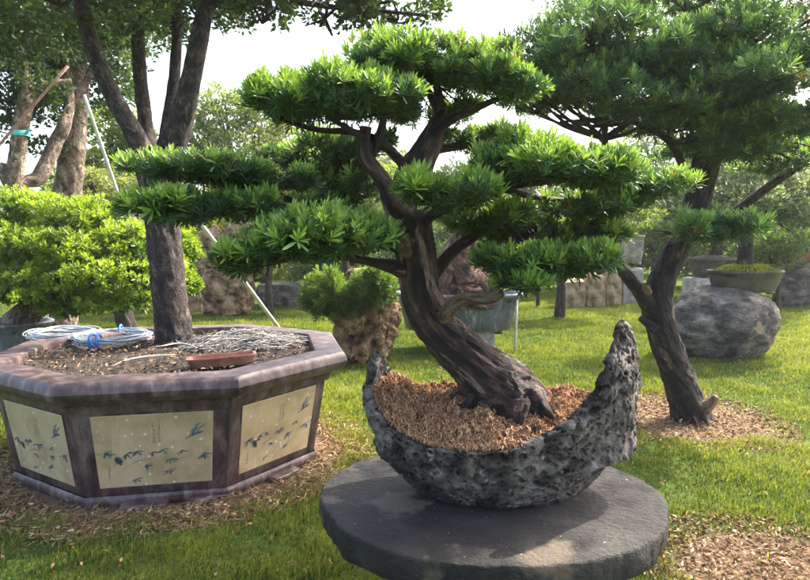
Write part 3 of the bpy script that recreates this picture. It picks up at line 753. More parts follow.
    mb = MB(); mb.add(V, np.stack([i+j, i+na+j, i+na+j2, i+j2], -1).reshape(-1, 4)); bed = mb.build('moss_bed', MOSSM, t)
    mb = MB(); ns = 42000
    a = rng.random(ns)*6.283; r = np.minimum(np.sqrt(rng.random(ns))*1.03, .995); x = np.cos(a)*r; y = np.sin(a)*r
    C = np.stack([PC[0]-.006+x*np.where(x < 0, .512, .500), PC[1]+y*np.where(y < 0, .284, .280), moss_z(x, y)], 1)
    cl = mixc((.19, .085, .042), (.62, .38, .22), np.clip(rng.normal(.5, .25, ns)+.3*fbm(C*30, 2, 8), 0, 1))
    d = nrm(rng.normal(0, 1, (ns, 3))*np.array([1, 1, .7])); L = (.004+.030*rng.random(ns)**2)[:, None]
    up = np.array([0, 0, 1.]); k1 = C-d*L/2-up*.003; k2 = C-d*L*.15+up*L*.30+rng.normal(0, .002, (ns, 3)); k3 = C+d*L*.2+up*L*.22+rng.normal(0, .004, (ns, 3)); k4 = C+d*L*.5-up*.002
    s = nrm(np.cross(d, up))*.0010*rng.uniform(.6, 1.9, ns)[:, None]+up*.0006
    V = np.stack([k1-s, k1+s, k2-s, k2+s, k3-s, k3+s, k4-s, k4+s], 1).reshape(-1, 3); q = np.arange(ns)[:, None]*8
    mb.add(V, np.vstack([q+np.array([0, 1, 3, 2]), q+np.array([2, 3, 5, 4]), q+np.array([4, 5, 7, 6])]), np.repeat(cl, 8, 0))
    o = mb.build('moss_fibre', STRAND, t); o['kind'] = 'stuff'
def moss_z(x, y):
    P = np.stack([x*5.25, y*3.0, x*0], 1)
    zb = .818+np.where(x < 0, .10, .05)*x*x*(np.abs(x))+.075*y*(y > 0)+.052*y*(y < 0)+.035*np.exp(-(x*x+y*y)*3)+.040*fbm(P*1.8, 3, 3)+.022*fbm(P*6, 3, 5)
    r = np.hypot(x, y); ze = zrim(np.arctan2(y, x))+.004; u = np.clip((r-.72)/.27, 0, 1); u = u*u*(3-2*u)
    return np.where(zb > ze, zb*(1-u)+ze*u, zb)
lava_pot()

def main_tree():
    Y0 = 2.55
    base = W(505, 408, Y0-.03)
    t = thing('bonsai_tree', 'main podocarpus bonsai with thick twisted leaning trunk, planted in the crescent rock pot', 'bonsai', base)
    mb = MB()
    # trunk from the flared butt, leaning left then rising
    limb(mb, [(506, 474, 2.57, 70), (505, 430, 2.57, 94), (502, 402, 2.57, 88), (492, 383, 2.56, 64), (474, 364, 2.54, 49), (451, 342, 2.55, 43), (432, 318, 2.56, 41), (421, 294, 2.57, 39), (417, 268, 2.58, 39), (415, 245, 2.58, 40), (414, 228, 2.58, 36), (410, 212, 2.58, 26)],
         120, n=320, amp=.11, freq=18, lobes=6, seed=5, lobefade=.15, twist=1.2)
    # surface roots
    for (x1, y1, x2, y2, w, Y1, Y2) in ((480, 402, 462, 408, 12, 2.50, 2.46), (472, 392, 452, 400, 9, 2.55, 2.53), (534, 402, 548, 412, 15, 2.46, 2.40), (516, 410, 520, 422, 22, 2.42, 2.38)):
        limb(mb, [(x1, y1-8, Y1, w*1.3), ((x1+x2)/2, (y1+y2)/2-3, (Y1+Y2)/2, w), (x2, y2, Y2, w*.6), (x2+(x2-x1)*.4, y2+8, Y2, w*.25)], 14, n=24, amp=.16, freq=24, seed=x1 % 40)
    # left limb with cut stub
    limb(mb, [(416, 250, 2.56, 30), (404, 222, 2.54, 26), (392, 202, 2.52, 21), (386, 186, 2.51, 17), (375, 170, 2.48, 15), (365, 157, 2.46, 15), (364, 143, 2.44, 12), (366, 127, 2.42, 12)], 26, n=60, amp=.12, freq=20, seed=8)
    limb(mb, [(378, 176, 2.52, 10), (371, 160, 2.5, 9), (378, 138, 2.46, 8), (383, 122, 2.45, 7), (382, 108, 2.45, 5)], 14, n=30, amp=.12, freq=20, seed=9)
    # leader
    limb(mb, [(413, 236, 2.60, 30), (405, 212, 2.62, 25), (404, 190, 2.64, 24), (412, 173, 2.65, 30), (422, 158, 2.66, 29), (430, 142, 2.66, 24), (437, 124, 2.66, 17), (440, 108, 2.66, 11), (436, 85, 2.66, 8), (425, 60, 2.64, 5)], 28, n=80, amp=.14, freq=18, seed=10)
    P = {}
    def br(name, pp, seg=14, **k):
        p, r = limb(mb, pp, seg, n=len(pp)*8, amp=.12, freq=20, seed=len(P)+20, **k); P[name] = (p[-1], r[-1])
    br('l_up', [(404, 166, 2.62, 10), (392, 152, 2.58, 10), (379, 141, 2.5, 9), (352, 132, 2.42, 7), (318, 130, 2.36, 5.5), (285, 121, 2.32, 4)])
    br('l_up2', [(372, 158, 2.5, 9), (366, 140, 2.44, 8), (350, 130, 2.36, 6), (330, 118, 2.28, 4)])
    br('r_up', [(430, 142, 2.66, 12), (445, 124, 2.6, 10), (468, 112, 2.55, 8), (495, 100, 2.5, 6), (520, 90, 2.46, 4)])
    br('r_up2', [(434, 150, 2.7, 10), (460, 146, 2.78, 8), (485, 142, 2.85, 5)])
    br('top', [(438, 112, 2.66, 9), (428, 92, 2.62, 7), (412, 74, 2.58, 5), (405, 60, 2.56, 4)])
    br('back', [(400, 190, 2.66, 10), (375, 182, 2.8, 8), (345, 178, 2.92, 5)])
    br('l_mid', [(404, 248, 2.58, 16), (385, 242, 2.56, 13), (350, 228, 2.52, 12), (310, 214, 2.46, 12), (275, 208, 2.4, 10), (235, 212, 2.36, 7), (195, 214, 2.32, 5)])
    br('l_mid2', [(310, 214, 2.46, 9), (280, 196, 2.45, 7), (240, 184, 2.42, 5), (200, 178, 2.4, 4)])
    br('l_low', [(408, 272, 2.56, 18), (390, 266, 2.5, 14), (370, 262, 2.42, 9), (340, 256, 2.34, 6), (310, 254, 2.28, 4)])
    br('r_mid', [(420, 226, 2.56, 13), (434, 214, 2.5, 11), (452, 206, 2.44, 11), (475, 198, 2.4, 10), (500, 188, 2.38, 8), (545, 182, 2.36, 6), (590, 180, 2.34, 4)])
    br('r_mid2', [(500, 188, 2.38, 7), (530, 196, 2.5, 6), (570, 200, 2.6, 4), (620, 196, 2.66, 3)])
    br('r_front', [(425, 222, 2.52, 9), (440, 208, 2.40, 6), (450, 202, 2.32, 4)])
    br('r_low', [(428, 282, 2.6, 16), (443, 262, 2.62, 14), (456, 248, 2.62, 12), (472, 238, 2.6, 10), (490, 226, 2.58, 9), (510, 232, 2.52, 7), (532, 252, 2.46, 5), (548, 262, 2.42, 4)])
    br('r_low2', [(478, 236, 2.6, 8), (500, 218, 2.64, 7), (520, 214, 2.7, 5)])
    mb.build('trunk', BARK_MAIN, t)
    # pale stripped branch and cut stub
    mb = MB(); limb(mb, [(436, 322, 2.53, 17), (446, 314, 2.48, 15), (455, 303, 2.44, 14), (468, 298, 2.42, 12), (486, 298, 2.41, 13), (499, 294, 2.4, 11), (503, 292, 2.4, 8)], 18, n=40, amp=.14, freq=22, seed=30)
    limb(mb, [(492, 296, 2.41, 9), (497, 290, 2.4, 6), (499, 284, 2.4, 3)], 10, n=12, amp=.15, freq=22); mb.build('branch_stub', CUTM, t)
    mb = MB(); limb(mb, [(408, 254, 2.52, 12), (404, 247, 2.46, 12), (402, 243, 2.43, 10)], 14, n=12, amp=.12, freq=22); mb.build('branch_stub', CUTM, t)
    pads = [('top', 412, 58, 62, 27, 2.6, .26, 300, .45), ('top', 385, 66, 42, 22, 2.48, .2, 150, .4), ('top', 450, 68, 40, 24, 2.62, .2, 130, .3),
            ('l_up', 292, 104, 46, 30, 2.34, .22, 250, .4), ('l_up2', 345, 98, 56, 32, 2.32, .24, 300, .5), ('l_up', 262, 92, 16, 18, 2.3, .1, 50, .6), ('l_up2', 390, 92, 44, 26, 2.42, .22, 200, .45),
            ('r_up', 478, 72, 46, 28, 2.52, .24, 230, .4), ('r_up', 512, 86, 36, 26, 2.46, .2, 170, .35), ('r_up', 500, 55, 28, 14, 2.6, .16, 80, .3),
            ('r_up2', 478, 138, 46, 17, 2.85, .24, 170, .1), ('back', 340, 150, 42, 26, 2.92, .25, 220, .1), ('back', 345, 185, 50, 25, 3.0, .25, 230, .25), ('back', 292, 158, 34, 18, 3.1, .22, 120, .1), ('top', 405, 112, 32, 14, 2.75, .2, 90, .15), ('top', 452, 112, 34, 14, 2.78, .2, 90, .15), ('back', 385, 140, 20, 9, 2.9, .15, 40, .1), ('back', 330, 205, 44, 16, 2.9, .2, 110, .2),
            ('l_mid2', 200, 168, 72, 20, 2.4, .2, 290, .35), ('l_mid2', 262, 180, 40, 18, 2.5, .2, 130, .2), ('l_mid', 180, 210, 48, 20, 2.32, .18, 190, .4), ('l_mid', 242, 206, 52, 18, 2.42, .18, 170, .35),
            ('l_low', 300, 240, 78, 32, 2.28, .24, 430, .5), ('l_low', 360, 232, 46, 26, 2.36, .18, 200, .5), ('l_low', 240, 262, 30, 20, 2.22, .14, 90, .6), ('l_low', 390, 236, 20, 14, 2.34, .10, 50, .6),
            ('r_front', 415, 188, 26, 20, 2.32, .12, 80, .8), ('r_front', 455, 196, 46, 24, 2.36, .2, 200, .5),
            ('r_mid', 540, 160, 66, 34, 2.36, .26, 400, .6), ('r_mid', 600, 168, 56, 32, 2.34, .24, 300, .6), ('r_mid', 500, 168, 46, 26, 2.42, .2, 190, .5), ('r_mid2', 640, 185, 42, 28, 2.6, .24, 200, .35), ('r_mid2', 590, 205, 60, 20, 2.62, .24, 220, .2), 
            ('r_low', 560, 262, 52, 24, 2.44, .18, 220, .55), ('r_low', 510, 262, 38, 22, 2.5, .16, 130, .3), ('r_low', 525, 282, 26, 12, 2.38, .1, 50, .8), ('r_low', 598, 258, 26, 18, 2.46, .14, 80, .5), ('r_low2', 520, 232, 60, 22, 2.72, .24, 210, .2), ('r_low', 505, 218, 34, 16, 2.5, .13, 110, .4), ('r_mid2', 600, 232, 40, 16, 2.66, .2, 110, .3), ('l_mid2', 300, 178, 30, 14, 2.55, .14, 90, .2), ('r_low2', 470, 222, 36, 16, 2.7, .18, 100, .15)]
    tw = MB()
    for k, (b, px, py, hw, hh, Y, hd, n, new) in enumerate(pads):
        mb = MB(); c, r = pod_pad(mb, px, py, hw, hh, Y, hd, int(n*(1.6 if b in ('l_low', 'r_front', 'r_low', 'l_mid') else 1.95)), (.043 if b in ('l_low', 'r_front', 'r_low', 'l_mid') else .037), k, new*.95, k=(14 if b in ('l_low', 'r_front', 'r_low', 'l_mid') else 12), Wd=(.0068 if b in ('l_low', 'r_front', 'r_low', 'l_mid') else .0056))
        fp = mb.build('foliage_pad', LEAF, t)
        p, rr = P[b]; tw = MB(); pad_twigs(tw, p, c, r, max(rr*.9, .008), 6); tw.build('twigs', TWIGM, fp)
main_tree()

# ------------------------------------------------------------------ podocarpus at right
def right_tree():
    b = G(690, 420); Y = b[1]
    t = thing('podocarpus_tree', 'dark leaning forked podocarpus tree rising from bare mulch right of the rock pot', 'tree', b)
    mb = MB()
    limb(mb, [(694, 436, Y, 52.8), (691, 418, Y, 36.8), (684, 392, Y, 30.4), (673, 362, Y, 28.0), (662, 330, Y, 27.2), (657, 305, Y, 28.8), (660, 286, Y, 25.6), (670, 262, Y, 23.2), (684, 236, Y, 22.4), (695, 210, Y, 23.2), (702, 180, Y, 24.8), (708, 150, Y, 24.0), (714, 115, Y, 20.8), (722, 70, Y, 16.0), (730, 20, Y, 11.2), (738, -40, Y, 7.2)], 72, n=260, amp=.14, freq=10, lobes=5, seed=40, lobefade=.07)
    limb(mb, [(655, 316, Y, 17.6), (641, 292, Y-.1, 15.2), (626, 274, Y-.15, 12.8), (612, 256, Y-.2, 12.0), (606, 236, Y-.2, 10.4), (602, 214, Y-.2, 8.8), (604, 180, Y-.2, 7.2), (605, 140, Y-.2, 6.4), (602, 100, Y-.2, 4.8), (598, 60, Y-.2, 3.2)], 20, n=70, amp=.12, freq=10, seed=41)
    limb(mb, [(608, 225, Y-.2, 7.2), (594, 214, Y-.2, 5.6), (586, 210, Y-.2, 4.8)], 10, n=12, amp=.1)
    limb(mb, [(700, 182, Y-.1, 11.2), (686, 170, Y-.2, 8.0), (673, 146, Y-.25, 7.2), (660, 134, Y-.3, 6.4), (640, 126, Y-.3, 4.8), (622, 118, Y-.3, 4.0), (560, 122, Y-.3, 2.4)], 14, n=50, amp=.1, freq=12, seed=42)
    limb(mb, [(620, 124, Y-.3, 4), (590, 126, Y-.35, 3.5), (560, 116, Y-.4, 2.5), (540, 104, Y-.4, 1.5)], 10, n=30, amp=.1, freq=12, seed=43)
    limb(mb, [(708, 150, Y, 12.8), (724, 120, Y-.1, 9.6), (748, 98, Y-.2, 7.2), (775, 84, Y-.3, 4.8), (800, 76, Y-.3, 3.2)], 12, n=40, amp=.1, freq=12, seed=44)
    limb(mb, [(712, 140, Y, 9.6), (740, 116, Y+.2, 6.4), (770, 100, Y+.3, 4.8)], 12, n=30, amp=.1, freq=12, seed=45)
    limb(mb, [(694, 216, Y-.05, 9.6), (712, 224, Y-.3, 6.4), (730, 228, Y-.45, 4.0)], 12, n=30, amp=.1, freq=12, seed=46)
    mb.build('trunk', BARK_DARK, t)
    # cut stubs
    for (pp) in ([(648, 292, Y-.17, 8), (646, 288, Y-.24, 8), (645, 286, Y-.27, 7)], [(704, 408, Y-.1, 14), (712, 402, Y-.14, 10), (716, 396, Y-.16, 6)], [(655, 330, Y-.1, 10), (646, 322, Y-.1, 8), (640, 318, Y-.1, 6)]):
        m2 = MB(); limb(m2, pp, 12, n=10, amp=.1, freq=14); m2.build('branch_stub', CUTM if pp[0][0] != 655 else BARK_DARK, t)
    F = dict(L=.062, dark=(.045, .095, .06), mid=(.11, .205, .095), tip=(.25, .39, .12), k=12, Wd=.0082)
    pads = [(590, 38, 78, 34, Y-.4, .55, 420), (545, 62, 44, 30, Y-.5, .45, 190), (640, 60, 50, 34, Y-.5, .5, 230), (588, 84, 82, 34, Y-.35, .6, 380), (640, 106, 56, 26, Y-.45, .5, 230), (545, 98, 46, 20, Y-.2, .4, 130),
            (720, 34, 70, 26, Y-.7, .5, 330), (690, 70, 52, 30, Y-.6, .5, 230), (752, 84, 62, 26, Y-.8, .5, 310), (790, 66, 50, 30, Y-.4, .5, 200), (700, 110, 55, 26, Y-.3, .5, 210), (770, 118, 50, 20, Y-.5, .5, 180),
            (662, 6, 110, 20, Y+.5, .7, 300), (770, 4, 80, 26, Y+.3, .7, 260), (590, 0, 60, 10, Y+.6, .5, 110), (735, 150, 48, 20, Y-.3, .4, 170), (680, 150, 30, 14, Y+.3, .4, 80), (700, 142, 24, 14, Y-.4, .3, 60),
            (712, 227, 48, 27, Y-.5, .35, 330), (740, -40, 160, 40, Y, 1.2, 500), (600, -50, 110, 35, Y+.2, 1., 260), (830, 20, 60, 60, Y-.2, .8, 260), (795, 150, 40, 20, Y+.4, .5, 120), (735, 128, 46, 18, Y-.5, .4, 150), (800, 128, 40, 20, Y-.2, .4, 120), (775, 165, 34, 14, Y+.2, .4, 90), (655, 128, 34, 14, Y-.2, .35, 80)]
    tw = MB()
    att = {0: (600, 80), 1: (600, 80), 3: (604, 130)}
    for k, (px, py, hw, hh, yy, hd, n) in enumerate(pads):
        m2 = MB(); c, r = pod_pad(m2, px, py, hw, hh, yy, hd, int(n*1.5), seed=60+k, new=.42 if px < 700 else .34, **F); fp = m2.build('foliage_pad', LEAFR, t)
        ax, ay = (602, min(140, py+40)) if px < 650 else ((715, max(-20, min(120, py+35))) if py < 200 else (712, 226))
        tw = MB(); pad_twigs(tw, W(ax, ay, Y-.1), c, r, .022, 6); tw.build('twigs', TWIGM, fp)
right_tree()

# ------------------------------------------------------------------ boulder, pots and stones
def pot_oval(name, label, px, py_top, py_bot, w_px, Y, mat, power=2., deep=.6, soil=True, lip=.03, grp=None, feet=True):
    a = W(px, py_top, Y); b_ = W(px, py_bot, Y); h = a[2]-b_[2]; r = w_px/2/FPX*dep(b_)
    t = thing(name, label, 'pot', b_, grp); mb = MB()
    lathe(mb, b_, [(.78, .02), (.8, .03), (.90, h*.5), (.95, h*.82), (1.0, h*.86), (1.015, h*.93), (1.0, h), (.94, h), (.92, h*.9), (.9, h*.75)], r, r*deep, 56, power); o = mb.build('bowl', mat, t); o.data.set_sharp_from_angle(angle=R(45))
    if feet:
        for sx in (-1, 1):
            for sy in (-1, 1):
                m = MB(); box(m, b_+np.array([sx*r*.55, sy*r*deep*.5, .013]), (r*.18, r*.12, .03)); m.build('foot', mat, t)
    if soil:
        m = MB(); n = 24
        stone(m, b_+np.array([0, 0, h*.55]), (r*1.8, r*1.8*deep, h*.62), seed=px, n=14, boxy=.1, amp=.12); m.build('soil', SOIL, t)
    return t, b_, h, r
def boulder():
    b = G(737, 362); mb = MB()
    stone(mb, (b[0], b[1]+.45, -.10), (1.42, 1.15, 1.02), seed=6, amp=.13, n=80, boxy=.14, freq=1.3, fine=.025, flat=.0, shear=(.10, 0))
    o = mb.build('boulder', BOULD, org=(b[0], b[1]+.45, 0)); tag(o, 'big rounded grey banded boulder on the lawn, carrying an oval pot', 'boulder')
    return b
boulder()
YB = 8.2
t, pb, ph, pr = pot_oval('bonsai_pot', 'oval grey-brown pot on top of the big boulder, with yellow-green moss', 744, 270, 293, 74, YB, POTGREY)
m = MB(); C, d = blob_pts(pb+np.array([0, -.05, ph*.92]), (pr*.84, pr*.48, .09), 1500, 0, .8, 3)
leaves(m, C, nrm(d+np.array([0, 0, .6])), np.full(len(C), .03), .6, mixc((.09, .12, .02), (.42, .44, .05), .55+1.*fbm(C*4, 2, 3))); m.build('moss', BROAD, t)
def small_bonsai(name, label, base, path, pads, bark, col, size=.035, ncl=400, nlf=14, cat='bonsai', ros=False, wd=.4, seed=0, mat=None, crad=.2, lump=.3, zlo=-.3):
    t = thing(name, label, cat, base); mb = MB()
    for p in path: limb(mb, p, 12, n=len(p)*7, amp=.13, freq=9, seed=seed+3)
    mb.build('trunk', bark, t); m = MB(); bl = [blob(*p) for p in pads]
    cloud(m, bl, ncl, nlf, size, col[0], col[1], wd, seed, crad=crad, lump=lump, ros=ros, zlo=zlo); m.build('crown', mat or BROAD, t)
    m = MB(); e = W(*path[0][-1][:3])
    for c, r in bl:
        for _ in range(5):
            q = c+rng.normal(0, .35, 3)*np.array(r); s = e*.8+c*.2; tube(m, [s, (s+q)/2+rng.normal(0, .03, 3)-[0, 0, .03], q], np.array([.02, .012, .005])*max(1, dep(c)/8), 5, 8)
    m.build('twigs', TWIGM, t); return t
small_bonsai('bonsai_tree', 'silvery grey-green bonsai with short black trunk, in the oval pot on the boulder', W(745, 272, YB),
    [[(742, 276, YB, 26), (744, 266, YB, 17), (746, 250, YB, 13), (746, 236, YB, 12), (750, 215, YB+.1, 9), (748, 195, YB+.1, 7)], [(748, 270, YB-.1, 10), (757, 272, YB-.2, 9), (764, 276, YB-.2, 5)]],
    [(740, 208, 56, 30, YB+.2, .5), (790, 222, 40, 24, YB+.3, .45), (770, 190, 50, 26, YB+.4, .5), (700, 200, 34, 22, YB+.6, .4), (800, 196, 40, 30, YB+.8, .5), (748, 168, 46, 22, YB+.5, .5)],
    BARK_DARK, ((.07, .10, .07), (.28, .33, .23)), .06, 1900, 13, seed=70, crad=.22)
# pot behind on a pale block
t, pb, ph, pr = pot_oval('bonsai_pot', 'dark round-sided pot standing on a pale square block behind the boulder', 713, 258, 277, 50, 11.2, POTGREY)
m = MB(); bb = W(707, 298, 11.0); stone(m, (bb[0]+.05, 11.2, 0), (.62, .5, pb[2]), seed=3, n=12, boxy=.9, amp=.02); tag(m.build('stone_block', GREYBLOCK, org=(bb[0]+.05, 11.2, 0)), 'pale square stone block under the dark pot, left of the boulder', 'stone block')
m = MB(); bb = G(683, 302); stone(m, (bb[0]-.1, 12.3, 0), (.8, .5, .32), seed=31, n=14, boxy=.3); tag(m.build('rock', BOULD, org=(bb[0]-.1, 12.3, 0)), 'low dark flat rock on the lawn left of the pale square block', 'rock')
small_bonsai('bonsai_tree', 'small dark leafy bonsai in the pot on the pale block', W(713, 258, 11.2), [[(715, 262, 11.2, 10), (716, 250, 11.2, 7), (712, 240, 11.2, 5)]],
    [(705, 240, 34, 14, 11.3, .4), (730, 246, 22, 10, 11.3, .3)], BARK_DARK, ((.04, .07, .03), (.11, .17, .06)), .06, 140, 14, seed=71)
m = MB(); stone(m, (W(806, 268, 12.8)[0], 12.8, .0), (1.1, .7, W(800, 258, 12.8)[2]), seed=33, n=14, boxy=.7); tag(m.build('rock', BOULD, org=(5.9, 12.8, 0)), 'brownish stone block at the right edge behind the boulder', 'rock')
t, pb, ph, pr = pot_oval('bonsai_pot', 'low brown pot on the stone block at the right edge', 806, 250, 262, 46, 12.6, CERAM)
small_bonsai('bonsai_tree', 'bright green clipped bonsai at the far right edge behind the boulder', W(806, 250, 12.6), [[(806, 254, 12.6, 9), (802, 238, 12.6, 7), (800, 225, 12.6, 6)]],
    [(800, 235, 40, 12, 12.6, .6), (790, 216, 34, 12, 12.8, .6), (808, 180, 36, 26, 13, .7)], BARK_DARK, ((.05, .09, .02), (.16, .26, .05)), .07, 380, 14, seed=72)
# tan blocks mid right
specs = [(571, 309, 27, 30, 13.8, 'tan rough stone block, leftmost of the row on the lawn'), (593, 306, 23, 33, 14.0, 'tan stone block with rounded top, second of the row on the lawn'), (611, 303, 18, 34, 14.2, 'pale tan tall stone block at the right end of the row')]
for k, (px, pyb, w, h, Y, lab) in enumerate(specs):
    zt = W(px, pyb-h, Y)[2]; X0 = W(px, pyb, Y)[0]; m = MB(); stone(m, (X0, Y, -.03), (w/FPX*Y, .5, zt+.03), seed=20+k, n=26, boxy=.60, amp=.16, taper=.10, fine=.04); tag(m.build('stone_block', TANBLOCK, org=(X0, Y, 0)), lab, 'stone block')
m = MB(); X0 = W(629, 300, 14.5)[0]; zt = W(629, 267, 14.5)[2]; stone(m, (X0, 14.5, -.02), (.48, .5, zt+.02), seed=25, n=14, boxy=.85, amp=.03); tag(m.build('stone_block', GREYBLOCK, org=(X0, 14.5, 0)), 'tall grey-tan block carrying the white square pot', 'stone block')
def square_pot(px, pt, pbm, w, Y, lab):
    b_ = W(px, pbm, Y); h = W(px, pt, Y)[2]-b_[2]; r = w/2/FPX*Y; t = thing('square_pot', lab, 'pot', b_); m = MB()
    lathe(m, b_, [(.72, .03), (.8, .05), (.92, h*.4), (.98, h*.9), (1.03, h*.92), (1.03, h), (.9, h), (.88, h*.8)], r, r, 40, 6); m.build('bowl', GREYBLOCK, t)
    for sx in (-1, 1):
        for sy in (-1, 1): m = MB(); box(m, b_+np.array([sx*r*.6, sy*r*.6, .02]), (.08, .08, .05)); m.build('foot', GREYBLOCK, t)
    m = MB(); stone(m, b_+np.array([0, 0, h*.6]), (r*1.7, r*1.7, h*.35), n=8, boxy=.6); m.build('soil', SOIL, t)
    return b_
square_pot(629, 235, 264, 24, 14.5, 'tall white square pot on the grey-tan block')
bq = W(606, 268, 15.6)
m = MB(); stone(m, (bq[0], 15.6, -.02), (.9, .6, bq[2]+.02), seed=27, n=12, boxy=.85, amp=.02); tag(m.build('stone_block', GREYBLOCK, org=(bq[0], 15.6, 0)), 'grey block behind the row, carrying the grey square pot', 'stone block')
square_pot(605, 238, 268, 40, 15.6, 'wide grey square pot half hidden behind the forked tree limb')

# blue oval tub with driftwood tree
def blue_tub():
    Y = 8.6; b_ = W(458, 328, Y); h = W(458, 292, Y)[2]-b_[2]; r = 62/FPX*dep(b_)
    t = thing('oval_tub', 'blue-grey oval basin on a stone pedestal behind the main trunk', 'tub', b_); m = MB()
    lathe(m, b_, [(.80, 0), (.84, .01), (.92, h*.5), (.98, h*.9), (1.03, h*.93), (1.03, h), (.97, h), (.94, h*.88)], r, r*.6, 64, 2.6); m.build('bowl', TUBBLUE, t)
    m = MB(); stone(m, b_+np.array([0, 0, h*.6]), (r*1.85, r*1.1, h*.42), n=14, boxy=.3); m.build('soil', SOIL, t)
    for s in (-1, 1):
        m = MB(); box(m, b_+np.array([s*r*.60, -.12, .0]), (.13, .1, .12)); m.build('foot', TUBBLUE, t)
    X0 = W(481, 340, Y)[0]; m = MB(); stone(m, (X0-.15, Y, -.02), (.62, .55, b_[2]+.02), seed=41, n=14, boxy=.9, amp=.02); tag(m.build('pedestal', GREYBLOCK, org=(X0-.15, Y, 0)), 'pale square stone pedestal under the blue-grey oval basin', 'pedestal')
    base = W(460, 296, Y)
    t = thing('driftwood_bonsai', 'weathered reddish deadwood bonsai stump in the blue-grey oval basin', 'bonsai', base); m = MB()
    limb(m, [(462, 305, Y, 80), (462, 290, Y, 62), (461, 274, Y, 40), (456, 258, Y, 30), (462, 244, Y, 24), (470, 226, Y, 16), (480, 205, Y, 9)], 34, n=70, amp=.32, freq=5, lobes=7, seed=50, lobefade=.35)
    for (x, y, w) in ((432, 296, 12), (440, 299, 12), (490, 298, 14), (498, 294, 10), (475, 300, 12)):
        limb(m, [(461+(x-461)*.3, 272, Y-.1, 14), (461+(x-461)*.7, 284, Y-.25, w), (x, y, Y-.35, 5)], 10, n=16, amp=.2, freq=8)
    m.build('trunk', barkmat('red_deadwood', (.03, .014, .010), (.10, .048, .03), (.27, .155, .095), (.46, .34, .22), 9, (.6, .7), 1., .2), t)
    m = MB(); bl = [blob(470, 208, 46, 18, Y+.2, .6), blob(520, 220, 44, 16, Y+.3, .5), blob(420, 196, 30, 14, Y+.4, .4), blob(560, 205, 36, 14, Y+.6, .5)]
    cloud(m, bl, 480, 12, .07, (.035, .07, .03), (.1, .17, .05), .3, 51, crad=.2); m.build('crown', BROAD, t)
    m = MB()
    for c, r2 in bl:
        s = W(470, 226, Y); tube(m, [s, (s+c)/2-[0, 0, .08], c], [.05, .04, .015], 8, 12, amp=.1)
    m.build('branches', BARK_DARK, t)
    m = MB(); a = W(517, 300, Y-.3); g = W(515, 342, Y-.3); g[2] = 0; tube(m, [g, a], [.018, .015], 8, 4); tag(m.build('stake', POLE, org=g), 'thin pale wooden stake beside the blue-grey oval basin', 'stake')
blue_tub()

# penjing rock with two clipped junipers
def penjing():
    Y = 7.7; g = W(350, 356, Y); g[2] = 0
    m = MB(); s = Y/FPX
    X0 = W(366, 350, Y)[0]; zt = W(357, 280, Y)[2]
    stone(m, (X0, Y, .0), (.68, .55, zt-.0), seed=61, amp=.55, n=80, boxy=.25, freq=2.4, pits=.5, pfreq=3.0, fine=.05, shear=(.18, 0))
    X1 = W(360, 350, Y+.15)[0]; stone(m, (X1+.08, Y+.25, zt*.7), (.60, .5, W(350, 268, Y)[2]-zt*.7), seed=63, amp=.22, n=30, boxy=.1, pits=.2)
    tag(m.build('scholar_rock', TANROCK, org=(X0, Y, 0)), 'porous tan upright rock full of hollows, carrying two round clipped junipers', 'rock')
    for k, (bl, lab, st) in enumerate((((332, 300, 27, 24), 'rounded juniper bush on the left side of the porous rock', (345, 318)), ((373, 287, 21, 19), 'smaller juniper ball on the right top of the porous rock', (365, 300)))):
        b0 = W(st[0], st[1], Y-.1); t = thing('juniper_bonsai', lab, 'bonsai', b0, 'junipers on the porous rock'); c, r = blob(bl[0], bl[1], bl[2], bl[3], Y-.25, .26)
        m = MB(); tube(m, [b0, (b0+c)/2+[.03, 0, .02], c], [.03, .025, .015], 8, 10, amp=.15); m.build('trunk', BARK_DARK, t)
        m = MB(); C, d = blob_pts(c, np.array(r)*.92, 1500, -.75, .5, 80+k, .85)
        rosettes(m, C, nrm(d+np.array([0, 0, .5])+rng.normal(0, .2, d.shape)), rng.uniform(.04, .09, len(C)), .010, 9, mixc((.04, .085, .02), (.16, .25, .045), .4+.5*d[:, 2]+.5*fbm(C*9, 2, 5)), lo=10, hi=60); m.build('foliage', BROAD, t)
penjing()

# limestone monolith + slab at left centre
Y = 12.5; X0 = W(228, 300, Y)[0]; m = MB()
stone(m, (X0, Y, -.02), (.98, .7, W(228, 262, Y)[2]), seed=81, amp=.2, n=46, boxy=.45, freq=2, pits=.18, pfreq=3, taper=-.1)
stone(m, (X0-.32, Y+.05, W(228, 275, Y)[2]), (.75, .5, .95), seed=82, amp=.28, n=30, boxy=.2, freq=2, pits=.2)
stone(m, (X0+.22, Y-.05, W(228, 262, Y)[2]), (.50, .45, .72), seed=83, amp=.12, n=24, boxy=.5)
tag(m.build('limestone_rock', TANROCK, org=(X0, Y, 0)), 'tall eroded tan limestone rock standing on the lawn behind the planter trunk', 'rock')
m = MB(); X0 = W(172, 300, 13.4)[0]; stone(m, (X0, 13.4, -.02), (1.5, .5, W(172, 287, 13.4)[2]), seed=84, n=20, boxy=.8, amp=.06); tag(m.build('stone_block', TANBLOCK, org=(X0, 13.4, 0)), 'low long tan stone slab left of the eroded limestone rock', 'stone block')
m = MB(); X0 = W(292, 303, 14.6)[0]; stone(m, (X0, 14.6, -.02), (1.7, .8, .55), seed=85, n=20, boxy=.6, amp=.08); tag(m.build('rock', BOULD, org=(X0, 14.6, 0)), 'low dark grey rock right of the eroded limestone rock', 'rock')

